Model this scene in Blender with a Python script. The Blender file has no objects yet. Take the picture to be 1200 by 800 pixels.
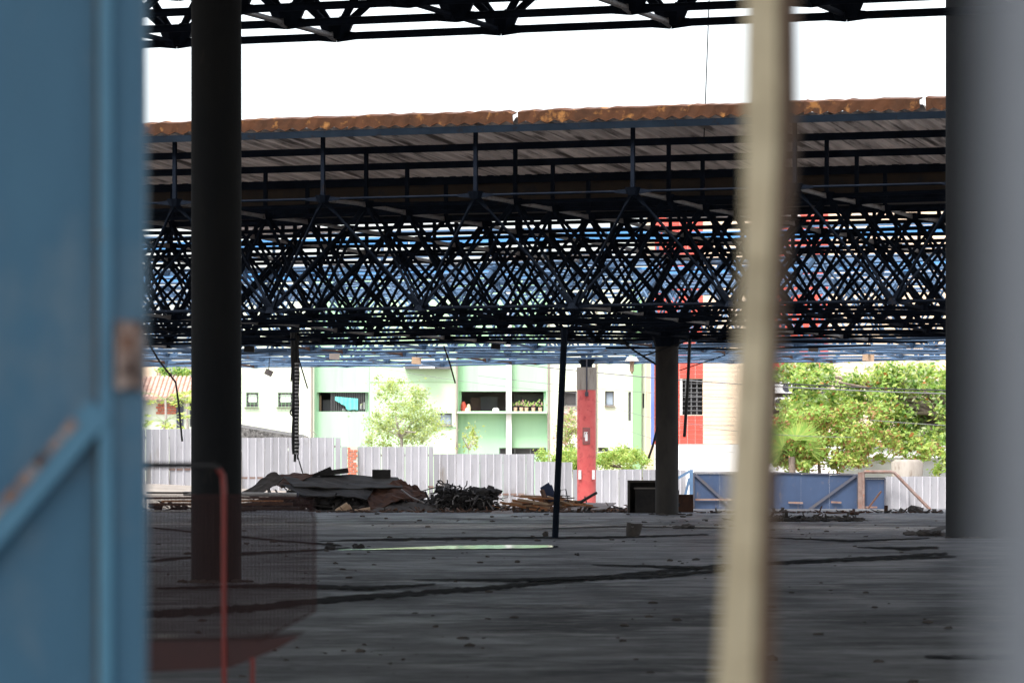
import bpy, bmesh, math, random
from mathutils import Vector, Matrix
R = math.radians
random.seed(7)
sc = bpy.context.scene
COL = sc.collection
F = 4500.0; CX = 600.0; HY = 536.0; CH = 1.6      # lens in px of the 1200 px wide photo, horizon row, eye height
TH = math.atan(F/12300.0)
CT, ST = math.cos(TH), math.sin(TH)

def P(px, py, d):
    return Vector(((px-CX)/F*d, d, CH+(HY-py)/F*d))
def G(px, py):
    return P(px, py, F*CH/(py-HY))

# ------------------------------------------------------------------ objects
def empty(name, label, cat, loc=(0,0,0), group=None):
    o = bpy.data.objects.new(name, None); COL.objects.link(o)
    o.location = loc; o.empty_display_size = .3
    o['label'] = label; o['category'] = cat
    if group: o['group'] = group
    return o
def tag(o, label, cat, group=None, kind=None):
    if label: o['label'] = label
    if cat: o['category'] = cat
    if group: o['group'] = group
    if kind: o['kind'] = kind
    return o
def wloc(o):
    v = Vector((0,0,0))
    while o is not None:
        v += o.location; o = o.parent
    return v

class MB:
    """collects geometry in world coordinates, builds ONE mesh object"""
    def __init__(s): s.v = []; s.f = []; s.m = []; s.sm = []
    def add(s, vs, fs, mi=0, smooth=False):
        b = len(s.v); s.v += [tuple(v) for v in vs]
        for f in fs: s.f.append([b+i for i in f]); s.m.append(mi); s.sm.append(smooth)
    def box(s, a, b, mi=0):
        x0,y0,z0 = [min(p,q) for p,q in zip(a,b)]; x1,y1,z1 = [max(p,q) for p,q in zip(a,b)]
        s.add([(x0,y0,z0),(x1,y0,z0),(x1,y1,z0),(x0,y1,z0),(x0,y0,z1),(x1,y0,z1),(x1,y1,z1),(x0,y1,z1)],
              [(0,3,2,1),(4,5,6,7),(0,1,5,4),(1,2,6,5),(2,3,7,6),(3,0,4,7)], mi)
    def beam(s, p, q, w, h, up=Vector((0,0,1)), mi=0, w2=None, h2=None):
        p = Vector(p); q = Vector(q); d = (q-p)
        if d.length < 1e-6: return
        d.normalize()
        sd = d.cross(up)
        if sd.length < 1e-3: sd = d.cross(Vector((0,1,0)))
        sd.normalize(); u = sd.cross(d)
        w2 = w if w2 is None else w2; h2 = h if h2 is None else h2
        vs = []
        for c, ww, hh in ((p,w,h),(q,w2,h2)):
            for a, b in ((-1,-1),(1,-1),(1,1),(-1,1)):
                vs.append(c + sd*a*ww/2 + u*b*hh/2)
        s.add(vs, [(3,2,1,0),(4,5,6,7),(0,1,5,4),(1,2,6,5),(2,3,7,6),(3,0,4,7)], mi)
    def tube(s, pts, r, n=8, mi=0, caps=True, smooth=True):
        pts = [Vector(p) for p in pts]
        rs = r if isinstance(r, (list,tuple)) else [r]*len(pts)
        k = len(pts); vs = []; fs = []
        ref = None
        for i, p in enumerate(pts):
            d = (pts[min(i+1,k-1)]-pts[max(i-1,0)]).normalized()
            if ref is None:
                ref = d.cross(Vector((0,0,1)))
                if ref.length < .05: ref = d.cross(Vector((0,1,0)))
            ref = (ref - d*ref.dot(d)).normalized(); b = d.cross(ref)
            for j in range(n):
                a = 2*math.pi*j/n
                vs.append(p + (ref*math.cos(a)+b*math.sin(a))*rs[i])
        for i in range(k-1):
            for j in range(n):
                fs.append((i*n+j, i*n+(j+1)%n, (i+1)*n+(j+1)%n, (i+1)*n+j))
        s.add(vs, fs, mi, smooth)
        if caps:
            s.add(vs[:n], [tuple(range(n))[::-1]], mi); s.add(vs[-n:], [tuple(range(n))], mi)
    def blob(s, c, rad, jit=.25, mi=0, sub=1, rnd=random, flat=1.0):
        bm = bmesh.new(); bmesh.ops.create_icosphere(bm, subdivisions=sub, radius=1)
        vs = []
        rot = Matrix.Rotation(rnd.uniform(0,6.28), 3, 'Z') @ Matrix.Rotation(rnd.uniform(0,3), 3, 'X')
        for v in bm.verts:
            k = 1+rnd.uniform(-jit,jit); w = rot @ v.co
            vs.append((c[0]+w.x*rad[0]*k, c[1]+w.y*rad[1]*k, c[2]+w.z*rad[2]*k))
        s.add(vs, [[v.index for v in f.verts] for f in bm.faces], mi); bm.free()
    def build(s, name, mats, parent=None):
        me = bpy.data.meshes.new(name)
        off = wloc(parent) if parent is not None else Vector((0,0,0))
        base = Vector((0,0,0))
        if parent is None and s.v:                      # give a top-level mesh an origin at its own base
            xs = [v[0] for v in s.v]; ys = [v[1] for v in s.v]; zs = [v[2] for v in s.v]
            base = Vector(((min(xs)+max(xs))/2, (min(ys)+max(ys))/2, min(zs)))
            off = base
        me.from_pydata([(v[0]-off.x, v[1]-off.y, v[2]-off.z) for v in s.v], [], s.f)
        me.update()
        me.polygons.foreach_set('material_index', s.m)
        me.polygons.foreach_set('use_smooth', s.sm)
        for m in (mats if isinstance(mats, (list,tuple)) else [mats]): me.materials.append(m)
        o = bpy.data.objects.new(name, me); COL.objects.link(o)
        if parent is not None: o.parent = parent
        else: o.location = base
        return o

# ------------------------------------------------------------------ materials
def lin(c):
    return tuple((x/12.92 if x <= .04045 else ((x+.055)/1.055)**2.4) for x in c)
def mat(name, c, c2=None, rough=.7, metal=0, scale=3, stretch=(1,1,1), mix=(.35,.65), bump=0, bscale=20, trans=0, spec=.5, c3=None, s3=8, m3=(.55,.7), rot=0):
    m = bpy.data.materials.new(name); m.use_nodes = True
    nt = m.node_tree; N = nt.nodes; L = nt.links
    b = N['Principled BSDF']; out = N['Material Output']
    b.inputs['Roughness'].default_value = rough; b.inputs['Metallic'].default_value = metal
    b.inputs['Specular IOR Level'].default_value = spec
    b.inputs['Base Color'].default_value = (*c, 1)
    tc = N.new('ShaderNodeTexCoord'); mp = N.new('ShaderNodeMapping'); mp.inputs['Scale'].default_value = stretch
    if rot:
        vr = N.new('ShaderNodeVectorRotate'); vr.rotation_type = 'Z_AXIS'; vr.inputs['Angle'].default_value = rot
        L.new(tc.outputs['Object'], vr.inputs['Vector']); L.new(vr.outputs['Vector'], mp.inputs['Vector'])
    else: L.new(tc.outputs['Object'], mp.inputs['Vector'])
    colsock = None
    def noise(sca, det=6):
        n = N.new('ShaderNodeTexNoise'); n.inputs['Scale'].default_value = sca; n.inputs['Detail'].default_value = det
        n.inputs['Roughness'].default_value = .6
        L.new(mp.outputs['Vector'], n.inputs['Vector']); return n
    def ramp(n, lo, hi):
        r = N.new('ShaderNodeMapRange'); r.inputs['From Min'].default_value = lo; r.inputs['From Max'].default_value = hi
        L.new(n.outputs['Fac'], r.inputs['Value']); return r
    if c2:
        r = ramp(noise(scale), *mix)
        mx = N.new('ShaderNodeMix'); mx.data_type = 'RGBA'
        mx.inputs['A'].default_value = (*c,1); mx.inputs['B'].default_value = (*c2,1)
        L.new(r.outputs['Result'], mx.inputs['Factor']); colsock = mx.outputs['Result']
        if c3:
            r = ramp(noise(s3, 8), *m3)
            m2 = N.new('ShaderNodeMix'); m2.data_type = 'RGBA'
            L.new(colsock, m2.inputs['A']); m2.inputs['B'].default_value = (*c3,1)
            L.new(r.outputs['Result'], m2.inputs['Factor']); colsock = m2.outputs['Result']
        L.new(colsock, b.inputs['Base Color'])
    if bump:
        bp = N.new('ShaderNodeBump'); bp.inputs['Strength'].default_value = bump; bp.inputs['Distance'].default_value = .02
        L.new(noise(bscale).outputs['Fac'], bp.inputs['Height']); L.new(bp.outputs['Normal'], b.inputs['Normal'])
    if trans:
        t = N.new('ShaderNodeBsdfTranslucent'); ms = N.new('ShaderNodeMixShader'); ms.inputs['Fac'].default_value = trans
        t.inputs['Color'].default_value = (c[0]*1.3, c[1]*1.3, c[2]*.8, 1)
        if colsock: L.new(colsock, t.inputs['Color'])
        L.new(b.outputs['BSDF'], ms.inputs[1]); L.new(t.outputs['BSDF'], ms.inputs[2]); L.new(ms.outputs['Shader'], out.inputs['Surface'])
    return m

def floor_mat():
    m = bpy.data.materials.new('dirty concrete floor'); m.use_nodes = True
    nt = m.node_tree; N = nt.nodes; L = nt.links; b = N['Principled BSDF']
    tc = N.new('ShaderNodeTexCoord'); col = None
    def layer(scale, stretch, lo, hi, det=8, rough=.65, kind='ShaderNodeTexNoise'):
        mp = N.new('ShaderNodeMapping'); mp.inputs['Scale'].default_value = stretch; L.new(tc.outputs['Object'], mp.inputs['Vector'])
        n = N.new('ShaderNodeTexNoise'); n.inputs['Scale'].default_value = scale; n.inputs['Detail'].default_value = det; n.inputs['Roughness'].default_value = rough
        L.new(mp.outputs['Vector'], n.inputs['Vector'])
        r = N.new('ShaderNodeMapRange'); r.inputs['From Min'].default_value = lo; r.inputs['From Max'].default_value = hi; L.new(n.outputs['Fac'], r.inputs['Value']); return r, n
    def over(c, fac):
        nonlocal col
        mx = N.new('ShaderNodeMix'); mx.data_type = 'RGBA'
        if col is None: mx.inputs['A'].default_value = (.115,.118,.130,1)
        else: L.new(col, mx.inputs['A'])
        mx.inputs['B'].default_value = (*c,1); L.new(fac.outputs['Result'], mx.inputs['Factor']); col = mx.outputs['Result']
    over((.225,.222,.228), layer(.09,(.8,.5,1),.42,.60)[0])          # dusty areas
    over((.058,.058,.064), layer(.35,(.5,.5,1),.49,.60)[0])          # sooty patches
    over((.36,.35,.345), layer(1.1,(.5,.6,1),.56,.66,9,.7)[0])     # scuffs down to bare cement
    over((.018,.017,.018), layer(1.3,(.5,.6,1),.57,.66,10,.75)[0]) # small black stains
    over((.42,.41,.41), layer(4,(.5,.9,1),.62,.72,8,.7)[0])         # fine pale scratches
    r, n = layer(9,(.5,1,1),.3,.7,5)
    sp = N.new('ShaderNodeMix'); sp.data_type = 'RGBA'; sp.blend_type = 'MULTIPLY'; sp.inputs['Factor'].default_value = .45
    L.new(col, sp.inputs['A']); L.new(r.outputs['Result'], sp.inputs['B']); L.new(sp.outputs['Result'], b.inputs['Base Color'])
    rr_, n3 = layer(1.3,(.5,.7,1),.42,.62,8,.7); rr_.inputs['To Min'].default_value = .42; rr_.inputs['To Max'].default_value = .85
    L.new(rr_.outputs['Result'], b.inputs['Roughness']); b.inputs['Specular IOR Level'].default_value = .5
    r2, n2 = layer(3.5,(.5,1,1),0,1,10,.75)
    bp = N.new('ShaderNodeBump'); bp.inputs['Strength'].default_value = .9; bp.inputs['Distance'].default_value = .05
    L.new(n2.outputs['Fac'], bp.inputs['Height']); L.new(bp.outputs['Normal'], b.inputs['Normal'])
    return m

M = {}
M['blue']   = mat('blue steel paint', (.045,.095,.175), (.08,.155,.27), .6, 0, 1.2, c3=(.10,.06,.04), s3=3, m3=(.60,.72))
M['bluelit'] = mat('sunlit blue steel paint', (.05,.19,.42), (.08,.27,.55), .55, 0, 1.2, c3=(.16,.2,.25), s3=4, m3=(.6,.75))  # sunlight put into a brighter blue for the unroofed beams
M['soot']   = mat('sooty shaded blue steel', (.006,.009,.016), (.012,.017,.028), .8, 0, 2, c3=(.026,.019,.015), s3=3, m3=(.62,.75), spec=.05)  # soot, with the roof's shade put into the blue paint colour
M['galv']   = mat('bare and lit grey tube', (.20,.19,.19), (.30,.28,.27), .5, .2, 3, c3=(.08,.06,.05), s3=5)
M['sheet']  = mat('weathered rib shaded fibre cement', (.78,.72,.68), (.52,.47,.44), .8, 0, 2.2, stretch=(3,.12,1), c3=(.22,.19,.17), s3=3, m3=(.52,.62), trans=.17, rot=TH)  # streaks along the ribs put rib light and shade over real weathering
M['deck']   = mat('opaque roof deck', (.10,.09,.085), (.07,.065,.06), .9, 0, 1)
M['rust']   = mat('rusty ridge flashing', (.075,.030,.013), (.13,.048,.018), .75, .1, 3, c3=(.42,.19,.055), s3=3.2, m3=(.58,.68), bump=.4)
M['rustdk'] = mat('dark rust', (.09,.035,.017), (.05,.022,.014), .85, 0, 4, c3=(.02,.016,.014), s3=6, bump=.4)
M['gutter'] = mat('stained brown gutter', (.028,.02,.016), (.05,.032,.02), .8, 0, 2, c3=(.018,.018,.022), s3=3)
M['coldk']  = mat('soot and shade black concrete', (.009,.010,.012), (.014,.014,.014), .85, 0, 1.5, stretch=(1,1,.35), c3=(.028,.025,.022), s3=4, m3=(.62,.8), bump=.3, spec=.2)  # soot, darkened further so the colour carries the dim hall's shade
M['colmid'] = mat('smoke stained concrete', (.050,.044,.039), (.030,.027,.024), .85, 0, 1.5, stretch=(1,1,.4), c3=(.03,.027,.026), s3=3, m3=(.5,.7), bump=.3)
M['conc']   = mat('bare concrete column head', (.34,.31,.27), (.24,.21,.18), .9, 0, 2, stretch=(1,1,.3), c3=(.15,.11,.08), s3=6, bump=.3)
M['red']    = mat('faded red column paint', (.58,.085,.085), (.64,.13,.12), .6, 0, 2, c3=(.42,.06,.06), s3=6)
M['floor']  = floor_mat()
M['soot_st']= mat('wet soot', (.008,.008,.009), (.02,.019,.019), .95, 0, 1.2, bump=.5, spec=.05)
M['dirt']   = mat('dusty ground', (.30,.26,.22), (.22,.19,.16), .95, 0, .6, c3=(.36,.33,.29), s3=3, bump=.6)
M['zinc']   = mat('zinc sheet', (.33,.33,.355), (.25,.25,.27), .7, .1, 1.1, stretch=(1,1,.4), c3=(.19,.18,.175), s3=2, m3=(.56,.72))
M['zinc2']  = mat('duller zinc sheet', (.27,.27,.29), (.21,.21,.225), .75, .1, 1.4, stretch=(1,1,.3), c3=(.14,.12,.10), s3=1.6, m3=(.56,.70))
M['zincrb'] = mat('zinc rib edge', (.62,.62,.66), None, .5, .1)
M['gate']   = mat('blue gate paint', (.018,.038,.088), (.024,.05,.11), .6, 0, 1.5, stretch=(1,1,.5), c3=(.09,.08,.09), s3=4, m3=(.60,.75))
M['gatebr'] = mat('gate brace greyed', (.06,.055,.06), (.045,.055,.09), .7, 0, 3)
M['pinkrust']=mat('pinkish rusted post', (.13,.07,.055), (.22,.17,.15), .8, 0, 3, c3=(.2,.08,.05), s3=6)
M['brick']  = mat('red brick', (.44,.13,.075), (.52,.19,.12), .9, 0, 5, bump=.3)
M['mortar'] = mat('mortar', (.55,.50,.45), (.42,.38,.34), .95, 0, 5)
M['cream']  = mat('cream plaster', (.62,.68,.54), (.68,.72,.60), .9, 0, .5, stretch=(1,1,.25), c3=(.42,.45,.34), s3=1.6, m3=(.6,.85))
M['mint']   = mat('mint plaster', (.35,.59,.38), (.39,.63,.42), .9, 0, .6, stretch=(1.6,1,.15), c3=(.29,.50,.32), s3=2, m3=(.55,.8))
M['mintlt'] = mat('pale mint plaster', (.45,.64,.42), (.50,.68,.46), .9, 0, .5, stretch=(1,1,.2), c3=(.45,.60,.43), s3=2, m3=(.6,.85))
M['mintdk'] = mat('green pilaster', (.26,.46,.25), (.30,.50,.28), .9, 0, .6, stretch=(1,1,.2))
M['white']  = mat('white paint', (.78,.78,.78), (.70,.70,.71), .7, 0, 1, stretch=(1,1,.3))
M['dark']   = mat('dark room', (.035,.035,.04), (.06,.055,.055), .8, 0, .8)  # near-black colour stands in for unlit room depth
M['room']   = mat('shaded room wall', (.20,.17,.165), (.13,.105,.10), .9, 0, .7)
M['roombr'] = mat('brown room partition', (.13,.08,.065), (.10,.07,.06), .9, 0, 1)
M['glass']  = mat('window glass', (.25,.30,.38), (.35,.42,.5), .1, 0, 1)
M['frame']  = mat('dark window frame', (.12,.12,.125), None, .5)
M['laundry']= mat('turquoise cloth', (.12,.55,.50), (.18,.62,.58), .9, 0, 4)
M['tile_r'] = mat('red facade tile', (.50,.06,.04), (.55,.08,.055), .45, 0, 1)
M['tile_c'] = mat('peach facade tile', (.66,.50,.36), (.70,.55,.41), .6, 0, 1)
M['tile_b'] = mat('blue facade tile', (.10,.16,.50), (.14,.2,.55), .4, 0, 1)
M['grout']  = mat('pale grout', (.62,.55,.5), None, .9)
M['rooft']  = mat('clay roof tile', (.48,.27,.20), (.58,.42,.34), .9, 0, 3, c3=(.28,.14,.1), s3=6)
M['oldroof']= mat('lichened grey roof', (.14,.135,.13), (.045,.043,.041), .95, 0, 6, mix=(.42,.58), c3=(.24,.23,.22), s3=9, m3=(.55,.65), bump=1)
M['wire']   = mat('black cable', (.012,.012,.013), None, .6)
M['wiregr'] = mat('grey cable', (.16,.16,.165), None, .6)  # lighter grey than the black cable
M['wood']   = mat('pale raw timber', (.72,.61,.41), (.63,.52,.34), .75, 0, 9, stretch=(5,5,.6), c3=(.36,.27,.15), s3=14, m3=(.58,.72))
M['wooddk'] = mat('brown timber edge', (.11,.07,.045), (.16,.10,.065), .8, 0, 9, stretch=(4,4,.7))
M['plank']  = mat('broken orange plank', (.55,.25,.11), (.36,.16,.08), .8, 0, 6, stretch=(1,1,1))
M['plank2'] = mat('pale broken plank', (.52,.36,.24), (.42,.28,.18), .8, 0, 6)
M['plank3'] = mat('dark broken plank', (.15,.075,.045), (.08,.045,.03), .85, 0, 6)
M['board']  = mat('greyish board', (.30,.26,.24), (.24,.2,.18), .85, 0, 3)
M['pipe']   = mat('white pipe', (.55,.54,.53), (.45,.44,.43), .5, 0, 4)
M['char']   = mat('charred debris', (.018,.017,.017), (.035,.03,.028), .85, 0, 3, bump=.8)
M['debris'] = mat('dusty dark debris', (.045,.04,.037), (.09,.075,.065), .9, 0, 3, bump=.8)
M['darkbr'] = mat('dark brown laminate', (.035,.027,.022), (.05,.038,.03), .6, 0, 2)
M['navy']   = mat('navy plastic', (.02,.035,.09), None, .5)
M['doorbl'] = mat('worn light blue gate paint', (.055,.17,.27), (.035,.125,.215), .6, 0, 2.2, stretch=(1,1,.6), c3=(.14,.22,.28), s3=2.2, m3=(.50,.62), bump=.2)
M['doorlt'] = mat('highlit blue stile paint', (.075,.25,.38), (.06,.20,.32), .5, 0, 5, c3=(.17,.16,.13), s3=9, m3=(.64,.75))  # lighter blue stands in for the highlight along a rounded stile
M['doorrs'] = mat('rust brown streaks on blue', (.05,.05,.04), (.13,.09,.055), .75, 0, 12, stretch=(1,1,.4), c3=(.09,.2,.3), s3=5)
M['latch']  = mat('rusted latch plate', (.20,.09,.05), (.46,.36,.32), .8, 0, 14, mix=(.42,.58), c3=(.07,.035,.025), s3=18, m3=(.5,.58))
M['greypost']=mat('grey galvanised post', (.22,.24,.27), (.26,.275,.30), .6, .1, 4)
M['cartred']= mat('red enamel', (.20,.012,.005), (.15,.009,.005), .5, 0, 8)
M['cartmesh']=mat('dark red coated wire', (.035,.009,.008), None, .8)
M['carttray']=mat('dark red tray', (.04,.004,.003), (.03,.003,.003), .6, 0, 8)
M['blackpl']= mat('black rubber grip', (.012,.012,.013), None, .6)
M['paper']  = mat('whitish plastic', (.35,.35,.33), (.25,.25,.24), .8, 0, 6)
M['bark']   = mat('bark', (.12,.09,.07), (.20,.16,.13), .95, 0, 4, bump=.6)
M['trunkp'] = mat('pale trunk', (.38,.34,.30), (.28,.25,.22), .95, 0, 3)
for nm, c, c2 in (('leaf_y', (.44,.54,.12), (.52,.60,.17)), ('leaf_g', (.30,.48,.10), (.36,.54,.13)),
                  ('leaf_d', (.08,.19,.04), (.13,.26,.06)), ('leaf_p', (.56,.64,.36), (.46,.56,.28)),
                  ('leaf_o', (.48,.16,.04), (.40,.22,.07)), ('leaf_b', (.46,.27,.12), (.36,.20,.09)), ('flower', (.62,.28,.36), (.6,.35,.38))):
    M[nm] = mat(nm, c, c2, .55, 0, 2, trans=.5)

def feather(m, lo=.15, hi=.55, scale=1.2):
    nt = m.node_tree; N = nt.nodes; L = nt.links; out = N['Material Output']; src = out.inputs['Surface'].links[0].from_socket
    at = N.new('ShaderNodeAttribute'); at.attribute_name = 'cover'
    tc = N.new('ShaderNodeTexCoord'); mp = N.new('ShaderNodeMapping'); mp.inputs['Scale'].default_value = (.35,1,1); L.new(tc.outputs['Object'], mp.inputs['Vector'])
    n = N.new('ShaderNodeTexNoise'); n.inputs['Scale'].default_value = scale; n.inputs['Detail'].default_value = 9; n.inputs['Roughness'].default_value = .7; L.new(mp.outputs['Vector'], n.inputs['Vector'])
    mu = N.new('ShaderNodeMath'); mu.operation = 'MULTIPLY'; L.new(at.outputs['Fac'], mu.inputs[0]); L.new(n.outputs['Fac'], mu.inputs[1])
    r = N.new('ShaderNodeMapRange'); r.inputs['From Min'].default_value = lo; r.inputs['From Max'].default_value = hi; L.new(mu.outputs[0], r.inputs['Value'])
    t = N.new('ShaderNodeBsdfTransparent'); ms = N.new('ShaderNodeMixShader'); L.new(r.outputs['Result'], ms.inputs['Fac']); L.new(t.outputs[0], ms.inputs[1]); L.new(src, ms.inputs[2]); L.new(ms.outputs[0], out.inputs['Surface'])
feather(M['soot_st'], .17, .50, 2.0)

# ------------------------------------------------------------------ terrain, floor
def zfence(x):
    ks = [(-60,.75),(-14,.55),(-8,.22),(-4,-.15),(2,-.75),(6,-.85),(60,-.85)]
    for (a,za),(b,zb) in zip(ks,ks[1:]):
        if a <= x <= b: return za+(zb-za)*(x-a)/(b-a)
    return ks[0][1] if x < 0 else ks[-1][1]
def ground_z(x, y):
    if y < 121: return -.16
    k = min(1,(y-121)/22); k = k*k*(3-2*k)
    return -.16*(1-k) + zfence(x)*k
g = MB()
xs = [-2500,-900,-300,-120,-60]+[-40+2*i for i in range(41)]+[60,120,300,900,2500]
ys = [-400,-120,-40,0,40,80,110,120]+[122+2*i for i in range(14)]+[155,170,200,260,400,700,1300,3000]
rg = random.Random(3)
vs = [(x, y, ground_z(x,y)+(rg.uniform(-.03,.03) if 121<y<150 else 0)) for y in ys for x in xs]
n = len(xs)
g.add(vs, [(j*n+i, j*n+i+1, (j+1)*n+i+1, (j+1)*n+i) for j in range(len(ys)-1) for i in range(n-1)], smooth=True)
tag(g.build('ground', M['dirt']), 'dusty ground sloping away past the edge of the slab', None, kind='structure')
f = MB(); f.box((-42,-40,-.30), (42,120,0))
tag(f.build('floor', M['floor']), 'dirty dark concrete floor slab of the derelict hall', None, kind='structure')

# sooty streaks and puddle lying on the floor
def streak(name, pts, label, m, z=.005, seed=1, kind='structure', jag=(.75,1.2)):
    """pts: (px,py,half thickness px)"""
    rr = random.Random(seed); top = []; bot = []
    for (a,b) in zip(pts, pts[1:]):
        steps = max(2, int(abs(b[0]-a[0])/6))
        for i in range(steps):
            k = i/steps
            px = a[0]+(b[0]-a[0])*k; py = a[1]+(b[1]-a[1])*k; h = (a[2]+(b[2]-a[2])*k)
            top.append(G(px, py-max(.1,h*rr.uniform(*jag)))); bot.append(G(px, py+max(.1,h*rr.uniform(*jag))))
    mb = MB(); vs = []
    for t, b in zip(top, bot):
        for k in (0,.3,.7,1): vs.append((t.x+(b.x-t.x)*k, t.y+(b.y-t.y)*k, z))
    mb.add(vs, [(4*i+q,4*i+q+1,4*i+q+5,4*i+q+4) for i in range(len(top)-1) for q in range(3)])
    o = mb.build(name, m)
    at = o.data.attributes.new('cover','FLOAT','POINT'); nT = len(top)
    at.data.foreach_set('value', [(0 if (q in (0,3) or i in (0,nT-1)) else 1) for i in range(nT) for q in range(4)])
    return tag(o, label, None, kind=kind)
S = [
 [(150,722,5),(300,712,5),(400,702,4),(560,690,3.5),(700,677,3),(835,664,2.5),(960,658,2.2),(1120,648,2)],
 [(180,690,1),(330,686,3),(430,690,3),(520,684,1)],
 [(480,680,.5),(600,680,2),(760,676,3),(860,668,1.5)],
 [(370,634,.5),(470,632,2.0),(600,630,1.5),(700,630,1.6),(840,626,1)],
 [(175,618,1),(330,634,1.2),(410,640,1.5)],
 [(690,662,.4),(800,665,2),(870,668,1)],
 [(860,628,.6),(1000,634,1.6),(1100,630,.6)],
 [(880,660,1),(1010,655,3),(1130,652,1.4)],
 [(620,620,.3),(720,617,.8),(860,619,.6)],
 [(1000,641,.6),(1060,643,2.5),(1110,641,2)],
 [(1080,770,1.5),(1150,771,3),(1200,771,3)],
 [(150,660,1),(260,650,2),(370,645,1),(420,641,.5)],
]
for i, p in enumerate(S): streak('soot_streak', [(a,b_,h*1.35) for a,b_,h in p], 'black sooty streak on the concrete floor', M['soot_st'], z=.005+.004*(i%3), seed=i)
wm = bpy.data.materials.new('puddle water'); wm.use_nodes = True
b = wm.node_tree.nodes['Principled BSDF']; b.inputs['Base Color'].default_value = (.05,.055,.06,1); b.inputs['Roughness'].default_value = .12; feather(wm, .05, .16, 1.2); b.inputs['IOR'].default_value = 1.33
streak('puddle', [(395,645,.15),(440,644.3,.6),(480,643,1.4),(525,642,2.4),(580,641.5,2.6),(630,641,2.2),(662,641,.5)], 'thin shallow puddle shining on the dark floor', wm, z=.018, seed=20, jag=(.85,1.05))

# ------------------------------------------------------------------ space frames
def WF(O):
    return lambda s, t, z: Vector((O[0]+s*CT+t*ST, O[1]-s*ST+t*CT, z))
def strut(mb, p, q, r, flat=.11):
    """tube with flattened, widened ends"""
    d = (q-p); L = d.length; d.normalize()
    e = min(.42, L*.14)
    mb.tube([p+d*e*.75, q-d*e*.75], r, 7, caps=False)
    up = Vector((0,0,1)) if abs(d.z) < .9 else Vector((1,0,0))
    mb.beam(p+d*.02, p+d*e, .035, flat*1.25, up, w2=r*1.8, h2=r*1.8)
    mb.beam(q-d*e, q-d*.02, r*1.8, r*1.8, up, w2=.035, h2=flat*1.25)
def gusset(mb, c, s=1.0, up=1):
    a, b2 = .20*s, .12*s
    z0, z1 = c.z-.09*s, c.z+.09*s
    if up > 0: ra, rb = b2, a
    else: ra, rb = a, b2
    vs = []
    for z, rr in ((z0, ra), (z1, rb)):
        for k in range(8):
            an = k*math.pi/4+TH
            vs.append((c.x+rr*math.cos(an), c.y+rr*math.sin(an), z))
    mb.add(vs, [tuple(range(8))[::-1], tuple(range(8,16))]+[(k,(k+1)%8,8+(k+1)%8,8+k) for k in range(8)])

def limited(items, key, limit, name, m, parent, builder, label=None):
    """nearest `limit` as parts of their own, the rest as one part"""
    items = sorted(items, key=key)
    for it in items[:limit]:
        mb = MB(); builder(mb, it); mb.build(name, m(it) if callable(m) else m, parent)
    if items[limit:]:
        mb = MB()
        for it in items[limit:]: builder(mb, it)
        o = mb.build(name, m(None) if callable(m) else m, parent); o['kind'] = 'stuff'

# ---- rear roof
WB = WF((0,86.0)); ms, mt = 3.72, 2.6
ZU, ZL = 7.49, 5.03
rear = empty('space_frame_roof', 'long blue black space frame roof in the middle distance with corrugated sheets and a rusty ridge', 'roof', WB(0,0,0))
ks = list(range(-10,5)); js = list(range(0,21))
su = lambda k: -.87+ms*k
top = {(k,j): WB(su(k), j*mt, ZU) for k in ks for j in js}
low = {(k,j): WB(su(k)+ms/2, j*mt+mt/2, ZL) for k in ks[:-1] for j in js[:-1]}
def vis(p):
    px = CX+p.x/p.y*F
    return 120 < px < 1170
def score(pq):
    c = (pq[0]+pq[1])/2
    return c.y + (0 if vis(c) else 1000)
# members are sagged and jittered a little: the burnt frame has moved
rj = random.Random(11)
for dct in (top, low):
    for k_ in dct:
        if k_[1] > 0: dct[k_] = dct[k_] + Vector((rj.uniform(-.05,.05), rj.uniform(-.05,.05), rj.uniform(-.06,.04)))
tJ = 11                                             # rows under the sheeting: soot plus shade put into colour; the rest plain blue paint
def rowchord(d, keys, r, m, name='chord'):
    mb = MB()
    pts = [d[k] for k in keys]
    for a, b_ in zip(pts, pts[1:]): strut(mb, a, b_, r)
    return mb.build(name, m, rear)
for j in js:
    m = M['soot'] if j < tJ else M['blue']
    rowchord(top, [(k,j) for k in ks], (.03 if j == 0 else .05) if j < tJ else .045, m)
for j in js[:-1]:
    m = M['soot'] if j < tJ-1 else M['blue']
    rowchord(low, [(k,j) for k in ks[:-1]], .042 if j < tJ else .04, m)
for k in ks:
    rowchord(top, [(k,j) for j in js[:tJ+1]], .05, M['galv'], 'cross_chord')  # grey stands in for light along the tops of these chords
    rowchord(top, [(k,j) for j in js[tJ:]], .035, M['blue'], 'cross_chord')
for k in ks[:-1]:
    rowchord(low, [(k,j) for j in js[:tJ]], .038, M['galv'] if k % 3 == 0 else M['soot'], 'cross_chord')
    rowchord(low, [(k,j) for j in js[tJ-1:-1]], .035, M['rustdk' if k%3==1 else 'blue'], 'cross_chord')
dia_s, dia_b = [], []
for (k,j), p in low.items():
    for dk in (0,1):
        for dj in (0,1):
            if rj.random() < .03 and j > 1: continue        # a few struts are missing
            (dia_s if j < tJ-1 else dia_b).append((p, top[(k+dk,j+dj)]))
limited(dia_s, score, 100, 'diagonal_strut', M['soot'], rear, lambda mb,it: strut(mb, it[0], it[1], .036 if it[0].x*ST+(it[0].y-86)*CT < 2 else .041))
mb = MB()
for it in dia_b:
    if rj.random() < .6: strut(mb, it[0], it[1], .038)
mb.build('diagonal_strut', M['blue'], rear)['kind'] = 'stuff'
nodes = [(p,p,1) for k_,p in top.items() if k_[1] < tJ]+[(p,p,-1) for k_,p in low.items() if k_[1] < tJ]
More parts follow.
